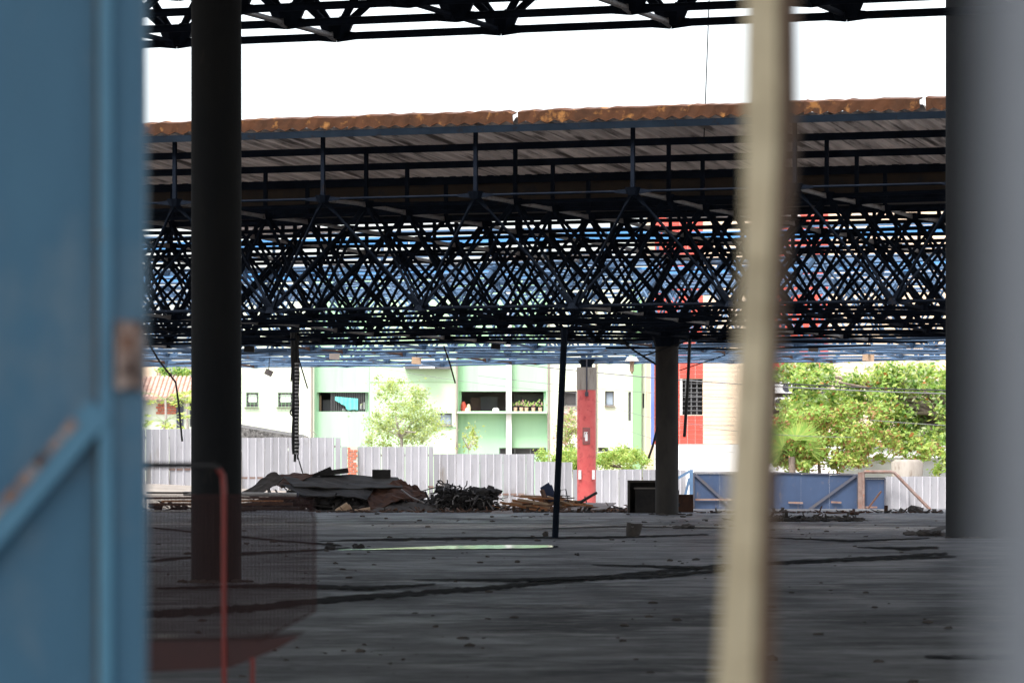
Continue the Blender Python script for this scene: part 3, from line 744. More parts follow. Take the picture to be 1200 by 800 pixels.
# old shed roof in front
e = empty('shed', 'low shed with lichened grey roof above the zinc fence, left of the hanging cables', 'shed', P(310,530,170))
mb = MB(); q = [P(232,492,160),P(350,512,160),P(372,523,160),P(232,530,160)]; q2 = [v+Vector((0,4,.12)) for v in q]
mb.add(q+q2, [(0,3,2,1),(4,5,6,7),(0,1,5,4),(1,2,6,5),(2,3,7,6),(3,0,4,7)]); mb.build('roof', M['oldroof'], e)
mb = MB(); mb.box((P(236,0,164).x,160.6,-.5),(P(362,0,164).x,163.6,P(0,528,160).z)); mb.build('wall', M['conc'], e)
# dish
mb = MB(); c = P(357,508,158); vs = []
for k in range(20):
    an = math.pi*(.15+.7*k/19); vs.append(c+Vector((math.cos(an)*.55,0,math.sin(an)*.42-.25)))
mb.tube(vs,.012,5,caps=False); mb.tube([c+Vector((-.45,0,-.3)),c+Vector((.3,0,-.05))],.01,5); mb.tube([c+Vector((.1,0,-.7)),c+Vector((0,0,-.1))],.012,5)
tag(mb.build('wire_hoop', M['conc']), 'thin wire hoop above the zinc fence beside the grey shed roof', 'wire')

# left small house
hs = empty('small_house', 'small pale house with a clay tile roof at far left between gate and black column', 'house', P(190,540,172))
X5,Z5 = block(hs, 172, 100, 229, 464, M['cream'], [(222,460,226,500,'dark')], depth=5, zb=-.2)
mb = MB(); z0, z1 = Z5(463), Z5(441); xa = X5(95); xb = X5(229)
i = 0; x = xa
while x < xb:
    for r_ in range(6):
        ya = 171.3+r_*.55; za = z0-.15+(z1-z0+.15)*r_/6; yb = ya+.6; zb_ = za+(z1-z0+.15)/6+.02
        mb.tube([(x,ya,za),(x+.02,yb,zb_)],[.105,.085],7,smooth=True)
    x += .2; i += 1
mb.box((xa,171.6,z0-.2),(xb,174.6,z0-.1)); mb.build('roof', M['rooft'], hs)
mb = MB()
for r_ in range(4):
    for k in range(4): mb.box((X5(183+k*6+(r_%2)*2),171.93,Z5(485-r_*3.2)),(X5(188.3+k*6+(r_%2)*2),171.99,Z5(482.5-r_*3.2)))
mb.build('bare_brick_patch', M['brick'], hs)
mb = MB(); mb.box((X5(207),171.9,-.2),(X5(215),171.98,Z5(466))); mb.build('door_panel', M['gatebr'], hs)
mb = MB(); mb.box((P(80,0,200).x,200,-1),(P(186,0,200).x,206,P(0,428,200).z)); mb.box((P(175,0,200).x,199.7,P(0,441,200).z),(P(184,0,200).x,199.95,P(0,432,200).z))
tag(mb.build('distant_house', M['tile_c']), 'pale peach wall of a distant house glimpsed above the clay tile roof', 'house')

# red and peach tiled building
dR = 172.0
rb = empty('tiled_building', 'red and peach tiled building with dark windows behind the timber post', 'building', P(880,560,dR))
wr = [(797,444,823.5,486,'dark')]
def tiled(px0,px1,y0,y1,m,d,ext=()):
    XX = lambda px: (px-CX)/F*d; ZZ = lambda py: CH+(HY-py)/F*d
    mb = MB(); x = XX(px0); 
    mb.box((XX(px0),d-.03,ZZ(y1)),(XX(px1),d-.004,ZZ(y0)),1)
    w = .40; h = .20
    nx = max(1,round((XX(px1)-XX(px0))/w)); nz = max(1,round((ZZ(y0)-ZZ(y1))/h))
    for i in range(nx):
        for j in range(nz):
            a = XX(px0)+(XX(px1)-XX(px0))*i/nx; c = ZZ(y1)+(ZZ(y0)-ZZ(y1))*j/nz
            mb.box((a+.008,d-.045,c+.008),(a+(XX(px1)-XX(px0))/nx-.008,d-.031,c+(ZZ(y0)-ZZ(y1))/nz-.008),0)
    mb.build('tile_cladding', [m, M['grout']], rb)
X6,Z6 = block(rb, dR, 766.5, 1180, 236, M['tile_c'], [(797,444,823.5,486,'win2'),(905,444,970,487,'win2')], depth=10, zb=-1)
tiled(767,796.5,236,520,M['tile_r'],dR); tiled(796.5,823.7,236,443.5,M['tile_r'],dR); tiled(796.5,823.7,486.5,520,M['tile_r'],dR)
tiled(824,904,236,520,M['tile_c'],dR); tiled(904.5,970.5,236,443.5,M['tile_r'],dR); tiled(904.5,970.5,487.5,520,M['tile_r'],dR)
tiled(971,1110,300,520,M['tile_c'],dR)
for (a,b_) in ((797,823.5),(905,970)):
    mb = MB(); mb.box((X6(a)-.0,dR+.9,Z6(486)),(X6(b_),dR+1.0,Z6(444))); mb.build('pane', M['dark'], rb)  # dark back panel in place of the unlit room
    mb = MB()
    for k in range(8): zz = Z6(486)+(Z6(444)-Z6(486))*k/8; mb.beam((X6(a),dR+.1,zz),(X6(b_),dR+.1,zz),.03,.03)
    for k in range(1,4): xx = X6(a)+(X6(b_)-X6(a))*k/4; mb.beam((xx,dR+.14,Z6(486)),(xx,dR+.14,Z6(444)),.05,.05)
    mb.build('window_frame', M['frame'], rb)
mb = MB(); mb.box((X6(797),dR-.06,Z6(486)),(X6(799.5),dR+.2,Z6(444))); mb.build('pilaster', M['white'], rb)
mb = MB(); mb.box((X6(766.5),dR-.30,-1),(X6(1180),dR-.06,Z6(520.5))); mb.build('base_wall', M['white'], rb)
mb = MB(); mb.box((X6(763),dR-.1,Z6(521)),(X6(766.3),dR+.3,Z6(300))); mb.build('blue_tile_strip', M['tile_b'], rb)
for (px_,py_) in ((908,447.5),(908,465.5),(921,465.5)):
    e = empty('air_conditioner', {(908,447.5):'white air conditioner outdoor unit, upper one in the dark recess of the tiled building',(908,465.5):'white air conditioner outdoor unit, lower left in the recess of the tiled building',(921,465.5):'small air conditioner outdoor unit, lower right in the recess with a brown fan grille'}[(px_,py_)], 'air conditioner', P(px_+5,py_+13,dR), 'air conditioners on the tiled building')
    w_ = 20 if py_ < 450 else 11
    mb = MB(); mb.box((X6(px_),dR-.1,Z6(py_+13)),(X6(px_+w_),dR+.3,Z6(py_))); mb.build('casing', M['white'], e)
    c = Vector((X6(px_+w_-6),dR-.12,Z6(py_+6.5))); mb = MB()
    for r_ in (.18,.12,.06): mb.tube([c+Vector((math.cos(a*.393)*r_,0,math.sin(a*.393)*r_)) for a in range(17)],.012,5,caps=False)
    mb.tube([c+Vector((0,.01,0)),c+Vector((0,.02,0))],.2,16); mb.build('fan_grille', M['gatebr'], e)

# pale walls beyond the right fence
mb = MB(); mb.box((P(985,0,165).x,165,-.9),(P(1200,0,165).x,165.3,P(0,538,165).z)); mb.box((P(985,0,165).x,164.9,P(0,538,165).z),(P(1200,0,165).x,165.4,P(0,536,165).z))
tag(mb.build('boundary_wall', M['white']), 'white plastered boundary wall behind the zinc fence at far right', 'wall')
mb = MB(); mb.box((P(1005,0,167).x,167,-.9),(P(1088,0,167).x,171,P(0,520,167).z)); mb.box((P(1003,0,167).x,166.8,P(0,520,167).z),(P(1090,0,167).x,171.2,P(0,517,167).z))
tag(mb.build('low_outbuilding', M['white']), 'low white outbuilding under the big almond tree', 'building')
mb = MB(); c = P(1063,556,157); mb.tube([c+Vector((0,0,-.5)),c+Vector((0,0,.5)),c+Vector((0,0,.62))],[.62,.66,.5],20); tag(mb.build('water_tank', M['conc']), 'grey round water tank above the zinc fence at right', 'tank')

# hoarding-free low car roof glimpse left of dark column
# ------------------------------------------------------------------ vegetation
def leafmesh(mb, c, size, rr, mi):
    a = Vector((rr.gauss(0,1),rr.gauss(0,1),rr.gauss(0,.7))).normalized()
    b_ = a.cross(Vector((rr.gauss(0,1),rr.gauss(0,1),rr.gauss(0,1)))).normalized()
    a *= size*rr.uniform(.7,1.3); b_ *= size*rr.uniform(.35,.6)
    mb.add([c-a, c+b_, c+a, c-b_], [(0,1,2,3)], mi)
def crown(mb, clumps, n, size, rr, weights):
    tot = sum(w[3]**2 for w in clumps)
    for (cx_,cy_,cz_,r_) in clumps:
        k = int(n*r_**2/tot); w = weights[:]
        tone = rr.random()
        for _ in range(k):
            v = Vector((rr.gauss(0,1),rr.gauss(0,1),rr.gauss(0,1))).normalized()*(abs(rr.gauss(0,.62)))*r_*1.15
            v.z *= .75
            mi = rr.choices(range(len(w)), weights=[w[0]*(.4+tone*1.2), w[1], w[2]*(1.7-tone*1.3)]+w[3:])[0]
            leafmesh(mb, Vector((cx_,cy_,cz_))+v, size, rr, mi)
def limbs(mb, base, clumps, r0, rr, n=9):
    bv = Vector(base)
    for c in sorted(clumps, key=lambda q:-q[3])[:n]:
        t_ = Vector(c[:3]); mid = bv.lerp(t_,.5)+Vector((rr.uniform(-.3,.3),rr.uniform(-.3,.3),.25*(t_-bv).length*.3))
        mb.tube([bv,mid,t_],[r0*.55,r0*.35,r0*.12],6)
def tree(name, label, cat, d, pxb, pyb, pyfork, rtrunk, boxes, n, size, mats, weights, seed, nc=26, bark='bark', depth=2.0, group=None, nl=10):
    """boxes: (px0,py0,px1,py1) regions the crown fills"""
    rr = random.Random(seed); d += 4
    base = P(pxb,pyb,d); base.z = ground_z(base.x,d)-.05; fork = P(pxb+rr.uniform(-2,2),pyfork,d)
    e = empty(name, label, cat, base, group)
    cl = []
    areas = [(b_[2]-b_[0])*(b_[3]-b_[1]) for b_ in boxes]
    for k in range(nc):
        bx = rr.choices(boxes, weights=areas)[0]
        r_ = rr.uniform(.22,.5)*min(bx[2]-bx[0],bx[3]-bx[1])/2/F*d*1.0+.12
        rp = r_*F/d*.6
        for _ in range(12):
            u, v_ = rr.uniform(-1,1), rr.uniform(-1,1)
            if u*u+v_*v_ < 1: break
        cxp = (bx[0]+bx[2])/2+u*max(1,(bx[2]-bx[0])/2-rp); cyp = (bx[1]+bx[3])/2+v_*max(1,(bx[3]-bx[1])/2-rp)
        q = P(cxp,cyp,d+rr.uniform(-depth,depth)); cl.append((q.x,q.y,q.z,r_))
    mb = MB(); mb.tube([base,base.lerp(fork,.5)+Vector((.06,0,0)),fork],[rtrunk,rtrunk*.8,rtrunk*.6],9); mb.build('trunk', M[bark], e)
    mb = MB(); limbs(mb, fork, cl, rtrunk, rr, nl); mb.build('limbs', M[bark], e)
    mb = MB(); crown(mb, cl, n, size, rr, weights); mb.build('crown', [M[q] for q in mats], e)
    return e
tree('leafy_tree', 'airy pale green tree in front of the mint building, behind the zinc fence', 'tree', 154, 470, 560, 512, .10,
     [(424,466,522,522),(434,440,488,480),(416,500,504,528),(428,428,452,456),(470,446,514,480)], 9500, .06, ['leaf_p','leaf_y','leaf_g'], [7,4,.5], 5, nc=90, bark='trunkp')
tree('yellow_sapling', 'sparse yellow green sapling against the mint wall right of the leafy tree', 'tree', 156, 548, 560, 525, .03,
     [(536,492,566,532)], 420, .07, ['leaf_y','leaf_y','leaf_p'], [4,3,2], 6, nc=14, bark='trunkp')
tree('round_bush', 'rounded yellow green bush rising above the low fence right of the red column', 'bush', 153, 730, 560, 548, .06,
     [(694,526,762,556),(640,522,690,560),(720,520,750,545)], 9000, .065, ['leaf_y','leaf_g','leaf_g'], [5,3,1], 7, nc=60)
tree('flowering_shrub', 'pale pink flowering shrub between the leaning pole and the red column', 'shrub', 157, 664, 560, 520, .05,
     [(650,474,680,535)], 3000, .06, ['leaf_p','leaf_y','flower'], [4,3,1.6], 8, nc=22)
tree('ivy_bush', 'small green bush at the left end of the low fence beside the leaning pole', 'bush', 152, 636, 560, 548, .03,
     [(629,524,645,545)], 500, .06, ['leaf_g','leaf_y','leaf_g'], [3,3,1], 9, nc=8)
tree('almond_tree', 'large almond tree with glossy green and orange leaves at right', 'tree', 158, 1122, 590, 500, .30,
     [(975,424,1135,500),(1010,420,1130,470),(925,416,1010,452),(900,422,965,462),(900,418,990,470),(915,450,1020,500),(905,455,1010,490),(960,470,1125,528),(1040,490,1130,536),(1085,440,1135,530)],
     23000, .12, ['leaf_y','leaf_g','leaf_d','leaf_o','leaf_p'], [5,5,1.6,.35,3], 12, nc=190, depth=2.2, nl=26)
tree('brown_leaf_shrub', 'low shrub with browned leaves beside the almond tree, above the blue gate', 'shrub', 155, 960, 590, 530, .10,
     [(905,520,1000,556),(960,520,1040,552),(1040,515,1112,545),(900,515,1010,553),(985,512,1110,543),(900,520,960,553),(900,470,985,520),(970,470,1050,512),(905,498,1000,532),(900,505,975,545),(975,500,1060,530)], 26000, .10, ['leaf_y','leaf_g','leaf_g','leaf_b','leaf_o'], [5,4,1,2.6,.4], 13, nc=130, nl=12)
tree('far_shrub', 'light green shrub at far right between tree and zinc fence', 'shrub', 156, 1102, 590, 556, .04,
     [(1086,526,1125,560)], 900, .1, ['leaf_y','leaf_g','leaf_p'], [3,3,1], 14, nc=12)
tree('distant_tree', 'bushy green tree above the clay tile roof at far left', 'tree', 190, 200, 540, 450, .12,
     [(176,428,222,446),(205,426,228,450)], 1500, .1, ['leaf_y','leaf_g','leaf_d'], [2,3,2], 15, nc=18)
# papaya plants
def papaya(px, pyt, d, label, seed, spread):
    rr = random.Random(seed); t_ = P(px,pyt,d); b_ = Vector((t_.x+.1,d,ground_z(t_.x,d)))
    e = empty('papaya_plant', label, 'plant', b_)
    mb = MB(); mb.tube([b_,t_],[.07,.05],7); mb.build('trunk', M['trunkp'], e)
    mb = MB()
    for k in range(15):
        an = rr.uniform(0,6.28); L = spread*rr.uniform(.5,1); tip = t_+Vector((math.cos(an)*L,math.sin(an)*L*.6,rr.uniform(-.35,.35)))
        mb.tube([t_,t_.lerp(tip,.5)+Vector((0,0,.1)),tip],.012,4,mi=1)
        for q in range(7):
            a2 = an+(q-3)*.55; l2 = .26*rr.uniform(.7,1.1); u = Vector((math.cos(a2),math.sin(a2)*.5,rr.uniform(-.6,.2)))*l2; w = Vector((-math.sin(a2),math.cos(a2)*.3,.5))*.06
            mb.add([tip,tip+u*.5+w,tip+u,tip+u*.5-w],[(0,1,2,3)],0)
    mb.build('leaves', [M['leaf_y'],M['leaf_p']], e)
papaya(194,468,163,'tall papaya plant with spread leaves before the small clay roofed house',3,1.25)
papaya(192,494,158,'lower papaya plant just above the fence left of the black column',4,1.0)
papaya(219,468,164,'slim papaya plant beside the black column, right of the taller one',6,.6)
# fan palm
e = empty('fan_palm', 'fan palm with pale yellow green fronds behind the blue gate', 'palm', P(928,590,157))
rr = random.Random(77); hub = P(928,535,157)
mb = MB(); mb.tube([P(930,612,157),hub],[.18,.14],9); mb.build('trunk', M['bark'], e)
mb = MB()
for k in range(15):
    an = math.pi*(.02+.96*rr.random()); L = rr.uniform(.4,1.2); c = hub+Vector((math.cos(an)*L*.75,rr.uniform(-.6,.6),math.sin(an)*L*.9))
    mb.tube([hub,c],.015,4)
    for q in range(17):
        a2 = an+(q-8)*.16; l2 = rr.uniform(.65,.9); u = Vector((math.cos(a2),rr.uniform(-.15,.15),math.sin(a2)))*l2; w = Vector((-math.sin(a2),0,math.cos(a2)))*.028
        mb.add([c,c+u*.5+w,c+u,c+u*.5-w],[(0,1,2,3)],rr.choice((0,0,1)))
mb.build('fronds', [M['leaf_g'],M['leaf_y']], e)
e = empty('palm_tree', 'palm with a pale slender trunk and yellowish fronds before the red tiled wall', 'palm', P(945,590,161))
mb = MB(); hub = P(946,470,161); mb.tube([P(946,612,161),P(945,520,161),hub],[.15,.13,.13],9); mb.build('trunk', M['trunkp'], e)
mb = MB()
for k in range(16):
    an = rr.uniform(0,6.28); L = rr.uniform(1.0,1.7); pts = [hub+Vector((math.cos(an)*L*u,math.sin(an)*L*u*.6,.5*u-1.3*u*u)) for u in (0,.25,.5,.75,1)]
    mb.tube(pts,.015,4)
    for i in range(4):
        for q in range(6):
            c = pts[i].lerp(pts[i+1],q/6); dr = (pts[i+1]-pts[i]).normalized()
            for sg_ in (-1,1):
                u = (dr*.35+Vector((-dr.y,dr.x,0))*sg_*.8+Vector((0,0,-.55))).normalized()*rr.uniform(.28,.42)
                mb.add([c,c+u*.5+dr*.02,c+u,c+u*.5-dr*.02],[(0,1,2,3)],rr.choice((0,1)))
mb.build('fronds', [M['leaf_g'],M['leaf_y']], e)

# ------------------------------------------------------------------ wires and hanging things
def sagline(a, b_, sag, r, m, label, name='power_line', cat='cable', group=None, n=14):
    mb = MB(); pts = [a.lerp(b_,i/n)-Vector((0,0,sag*4*(i/n)*(1-i/n))) for i in range(n+1)]
    mb.tube(pts, r, 5); return tag(mb.build(name, m), label, cat, group)
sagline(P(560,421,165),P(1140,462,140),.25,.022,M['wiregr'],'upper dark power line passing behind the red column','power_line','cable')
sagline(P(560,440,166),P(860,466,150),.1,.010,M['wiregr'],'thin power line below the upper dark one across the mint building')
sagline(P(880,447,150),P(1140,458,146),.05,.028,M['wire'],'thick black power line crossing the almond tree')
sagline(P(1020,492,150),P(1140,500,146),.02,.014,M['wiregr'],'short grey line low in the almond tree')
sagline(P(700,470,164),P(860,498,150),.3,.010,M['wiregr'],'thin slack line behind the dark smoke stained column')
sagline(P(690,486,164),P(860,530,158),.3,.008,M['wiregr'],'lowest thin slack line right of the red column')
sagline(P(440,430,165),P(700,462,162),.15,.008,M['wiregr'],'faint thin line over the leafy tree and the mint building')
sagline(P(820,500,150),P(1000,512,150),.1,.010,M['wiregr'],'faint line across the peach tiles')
sagline(P(832,-30,84),P(825,160,86.0),.05,.014,M['wire'],'thin wire dangling across the white sky strip near the timber post','hanging_wire','wire')
def hang(pts, r, m, label, name='hanging_cable', cat='cable', group=None):
    mb = MB(); mb.tube([P(*p) for p in pts], r, 6); return tag(mb.build(name, m), label, cat, group)
hang([(170,395,104),(186,422,104),(206,448,104),(209.5,475,104),(213.5,517,104)],.030,M['wire'],'bent black cable hanging left of the black column in front of the clay roofed house')
hang([(808.5,397,107),(806,450,107),(802,512,107)],.045,M['wire'],'straight black rod hanging right of the smoke stained column','hanging_rod','rod')
hang([(770.5,500,107.5),(765,522,107.5),(760,537,107.5)],.035,M['wire'],'short black rod end sticking out low left of the smoke stained column','hanging_rod','rod')
hang([(724,396,107),(745,412,107),(769,427,107)],.032,M['wire'],'slanting black brace from the truss to the smoke stained column','loose_brace','brace')
hang([(754,417,107),(775,410,107),(806,399,107)],.025,M['wire'],'thin black brace crossing the head of the smoke stained column','loose_brace','brace')
hang([(796,434,110),(850,416,110)],.016,M['wire'],'thin wire rising right from the smoke stained column to the truss','loose_wire','wire')
hang([(520,405,112),(527,425,112),(533.5,449,112)],.026,M['rustdk'],'short rusty rod dangling over the mint building','hanging_rod','rod')
# thick cable bundle
e = empty('cable_bundle', 'tangled bundle of black and ribbed cables hanging from the truss to the scrap heap', 'cables', P(346,553,106))
rr = random.Random(4)
for k,(xa,xb,yb,r_) in enumerate(((343,344.5,532,.05),(347,346,541,.045),(349,349.5,538,.03),(344.5,347.5,515,.05),(348.5,348,530,.05))):
    mb = MB(); pts = [P(xa+(xb-xa)*i/14+rr.uniform(-.9,.9),385+(yb-385)*i/14,106+.1*k) for i in range(15)]
    mb.tube(pts,[r_*rr.uniform(.75,1.15) for _ in pts],6); mb.build('cable', M['wire'] if k != 2 else M['colmid'], e)
mb = MB(); mb.tube([P(350,420,106),P(356,440,106),P(360.5,455,106)],.02,5); mb.tube([P(349,535,106),P(355,555,106)],.018,5); mb.tube([P(343,420,106),P(341,447,106)],.02,5)
mb.tube([P(344+4*math.cos(a*.6),483+4*math.sin(a*.6),105.9) for a in range(11)],.02,5,caps=False); mb.build('loose_wire_end', M['wire'], e)
mb = MB()
for i in range(26): q = P(348,425+i*4.2,105.9); mb.tube([q,q+Vector((0,0,-.045))],.062,8)
mb.build('ribbed_hose', M['pipe'], e)
# lamps and boxes under the truss
for (px_,py_,w_,h_,dd,mm,lb,nm,ct) in (
  (392,417,12,8,128,'board','brown box under the truss right of the cable bundle','hanging_box','box'),
  (315,436.5,9,7,126,'board','tilted brown box hanging low left of the cable bundle','hanging_box','box'),
  (488,422.5,11,8,129,'plank2','pale splintered block under the truss above the leafy tree','hanging_box','box'),
  (581,405,11,8,116,'blackpl','small black box under the truss left of the leaning pole','junction_box','box'),
  (292,409,12,7,116,'blackpl','small black box under the truss right of the nearest black column','junction_box','box'),
  (953,408.5,11,7,118,'darkbr','dark brown box under the truss right of the timber post','hanging_box','box'),
  (1017.5,419,13,8,126,'plank2','pinkish wooden box under the truss above the almond tree','hanging_box','box')):
    e = empty(nm, lb, ct, P(px_,py_,dd)); mb = MB(); c = P(px_,py_,dd); w = w_*dd/F; h = h_*dd/F
    tilt = .45 if px_ == 315 else .06
    ux = Vector((math.cos(tilt),0,-math.sin(tilt)))
    mb.beam(c-ux*w/2, c+ux*w/2, w*.6, h); mb.build('casing', M[mm], e)
    mb = MB(); mb.tube([c+Vector((0,0,h/2)),c+Vector((.02,0,h/2+.4))],.015,5); mb.build('hanger', M['wire'], e)
e = empty('flood_lamp', 'pale trapezoid lamp reflector under the truss right of the red column', 'lamp', P(740,425,128))
c = P(740.5,420.5,128); mb = MB(); mb.add([c+Vector(v) for v in ((-.15,-.15,.07),(.15,-.15,.07),(.15,.15,.07),(-.15,.15,.07),(-.24,-.2,-.08),(.24,-.2,-.08),(.24,.2,-.08),(-.24,.2,-.08))],[(0,1,2,3),(7,6,5,4),(4,5,1,0),(5,6,2,1),(6,7,3,2),(7,4,0,3)])
mb.build('reflector', M['pipe'], e)
mb = MB(); mb.tube([c+Vector((0,0,-.08)),c+Vector((0,0,-.42))],.07,8); mb.box(c+Vector((-.03,-.03,-.5)),c+Vector((.03,.03,-.42))); mb.build('lamp_body', M['plank2'], e)

# ------------------------------------------------------------------ rubble, planks, scrap
def sheet4(name, c4, label, m, cat='sheet', crump=.05, th=.03, seed=0, group=None, nu=10, nv=5, wave=0, kind=None):
    """crumpled slab between four corners (px,py,d)"""
    rr = random.Random(seed); a,b_,c,d_ = [P(*q) for q in c4]
    nrm = (b_-a).cross(d_-a).normalized(); vs = []
    ph = rr.uniform(0,6)
    for side in (0,1):
        r2 = random.Random(seed+1)
        for j in range(nv+1):
            for i in range(nu+1):
                u, v = i/nu, j/nv
                p = a.lerp(b_,u).lerp(d_.lerp(c,u),v)
                k = crump*(math.sin(u*7+ph+v*3)*.6+r2.uniform(-.5,.5))
                if wave: k += wave*(1 if i%2 else -1)
                vs.append(p+nrm*(k+th*(side-.5)))
    n_ = nu+1; o_ = n_*(nv+1); fs = []
    for j in range(nv):
        for i in range(nu):
            q = j*n_+i; fs.append((q,q+1,q+n_+1,q+n_)); fs.append((o_+q,o_+q+n_,o_+q+n_+1,o_+q+1))
    for i in range(nu): fs.append((i+1,i,o_+i,o_+i+1)); q = nv*n_+i; fs.append((q,q+1,o_+q+1,o_+q))
    for j in range(nv): q = j*n_; fs.append((q,q+n_,o_+q+n_,o_+q)); q = j*n_+nu; fs.append((q+n_,q,o_+q,o_+q+n_))
    mb = MB(); mb.add(vs, fs); o = mb.build(name, m); return tag(o, label, cat, group, kind)
def mound(name, px0, px1, d, hts, depth, label, m, seed, n=220, size=(.05,.22)):
    """irregular heap of broken lumps; hts: list of (px, py of the top)"""
    rr = random.Random(seed); mb = MB()
    for k in range(n):
        px_ = rr.uniform(px0,px1)
        for (a,ya),(b_,yb) in zip(hts,hts[1:]):
            if a <= px_ <= b_: top_ = ya+(yb-ya)*(px_-a)/(b_-a); break
        zt = CH+(HY-top_)/F*d
        u = rr.random(); yo = rr.uniform(-1,1)*depth
        z = max(.02,(zt-.1)*(1-abs(yo)/depth*.8)*u**.6)
        q = P(px_,600,d+yo); s = rr.uniform(*size)
        if rr.random() < .55: mb.blob((q.x,q.y,z),(s*rr.uniform(.7,2),s,s*rr.uniform(.4,.9)),.3,rr.choice((0,0,1)),1,rr)
        else:
            v = Vector((rr.gauss(0,1),rr.gauss(0,.5),rr.gauss(0,.3))).normalized()*s*rr.uniform(2,4)
            mb.beam(Vector((q.x,q.y,z+.02))-v, Vector((q.x,q.y,z+.02))+v, rr.uniform(.03,.12), .02, mi=rr.choice((0,1)))
    return tag(mb.build(name, m), label, 'rubble', kind='stuff')
mound('rubble_heap', 288, 512, 118.5, [(288,590),(330,572),(365,562),(440,565),(490,575),(512,592)], 1.7, 'black charred rubble under the big heap of scrap sheets', [M['char'],M['debris']], 1, 700, (.03,.2))
sheet4('scrap_sheet', [(284,577,117.5),(322,552,118),(333,560,117.6),(300,583,117)], 'dark folded sheet sloping up at the left end of the scrap heap', M['debris'], seed=2)
sheet4('scrap_sheet', [(318,561,118.5),(345,553,118.7),(368,557,118),(330,573,117.5)], 'brownish dark sheet near the top left of the scrap heap', M['rustdk'], seed=3)
sheet4('scrap_sheet', [(330,556,118.6),(466,558,118.6),(472,572,117.2),(345,571,117.2)], 'long grey black sheet lying across the top of the scrap heap', M['colmid'], seed=4, crump=.04)
sheet4('scrap_sheet', [(330,568,117.6),(440,570,117.6),(430,584,116.6),(352,580,116.6)], 'dark sheet folded under the long top sheet of the scrap heap', M['char'], seed=5)
sheet4('rusty_sheet', [(425,575,117.4),(470,564,117.7),(494,578,117),(436,598,116.3)], 'rust brown sheet lying on the right side of the scrap heap', M['rustdk'], seed=6, crump=.1)
sheet4('rusty_sheet', [(466,567,118.2),(486,567,118.2),(503,586,117.4),(470,588,117)], 'smaller reddish brown sheet at the right end of the scrap heap', M['rust'] if False else M['rustdk'], seed=7, crump=.1)
sheet4('scrap_sheet', [(440,590,116.9),(520,588,116.9),(522,599,116),(436,601,116)], 'flat dark sheet at the foot of the scrap heap on the right', M['debris'], seed=8, crump=.04)
mb = MB(); mb.beam(P(375,555,118.4),P(408,551,118.4),.3,.16); mb.beam(P(366,558,118.3),P(388,548.5,118.3),.12,.12); tag(mb.build('charred_beam', M['char']), 'short charred beams on top of the scrap heap before the brick pillar', 'beam')
mb = MB(); c = P(447,556,118.6); mb.box(c-Vector((.28,.2,.26)),c+Vector((.28,.2,.16))); mb.box(c-Vector((.25,.22,.20)),c+Vector((.25,-.2,.12))); tag(mb.build('black_box', M['char']), 'square black box standing on top of the scrap heap', 'box')
mb = MB(); mb.tube([P(470,573,116.8),P(482,582,116.6),P(498,589,116.3)],.022,6); tag(mb.build('pale_rod', M['galv']), 'thin pale rod sloping down the right side of the scrap heap', 'rod')
# stacks at left
rr = random.Random(8)
def plank(name,a,b_,w,h,m,label,cat='plank',group=None):
    mb = MB(); A_, B_ = P(*a), P(*b_)
    mid = A_.lerp(B_,.5)+Vector((0,0,rr.uniform(-.015,.015)))
    mb.beam(A_,mid,w,h); mb.beam(mid,B_,w,h)
    return tag(mb.build(name,m),label,cat,group)
e = empty('white_pipe', 'long white pipe lying on the board stack left of the scrap heap', 'pipe', P(300,580,114))
mb = MB(); mb.tube([P(215,578,114),P(349,579.5,114)],.062,12); mb.build('tube', M['pipe'], e)
mb = MB(); mb.tube([P(347.5,579.5,114),P(350,579.5,114)],.075,12); mb.build('collar', M['gatebr'], e)
for (y,x0_,x1_,mm,h_,lb) in ((583.5,170,345,'plank3',.05,'dark reddish board directly under the white pipe'),(587,190,332,'plank',.05,'orange brown board second under the white pipe'),(590.5,175,343,'plank3',.07,'dark board third under the white pipe'),(594.5,235,350,'darkbr',.07,'blackish board near the bottom of the stack under the white pipe'),(577,172,226,'darkbr',.05,'dark board seen left of the nearest black column'),(598.5,165,230,'pipe',.06,'whitish board on the floor left of the nearest black column'),(600.5,338,387,'board',.07,'pale grey board on the floor right of the stack under the white pipe')):
    plank('board',(x0_,y,114+.1),(x1_,y+rr.uniform(-.6,.6),114.2),.5,h_,M[mm],lb,'board')
mound('rubble_heap', 165, 300, 114.6, [(165,592),(190,584),(230,586),(300,590)], .5, 'dark litter between the boards at far left', [M['char'],M['debris']], 21, 90, (.04,.1))
for i,(a,b_) in enumerate((((394,600,114),(408,592,114)),((400,601,114),(411,594,114)),((405,602,113.8),(434,598,113.8)))):
    mb = MB(); mb.tube([P(*a)+Vector((0,0,.02)),P(*b_)+Vector((0,0,.02))],[.075,.09],8); tag(mb.build('log', M['plank2']), ('short pale log leaning at the foot of the scrap heap, left one','short pale log leaning at the foot of the scrap heap, middle one','longer yellowish log lying flat at the foot of the scrap heap')[i], 'log', 'logs before the scrap heap')
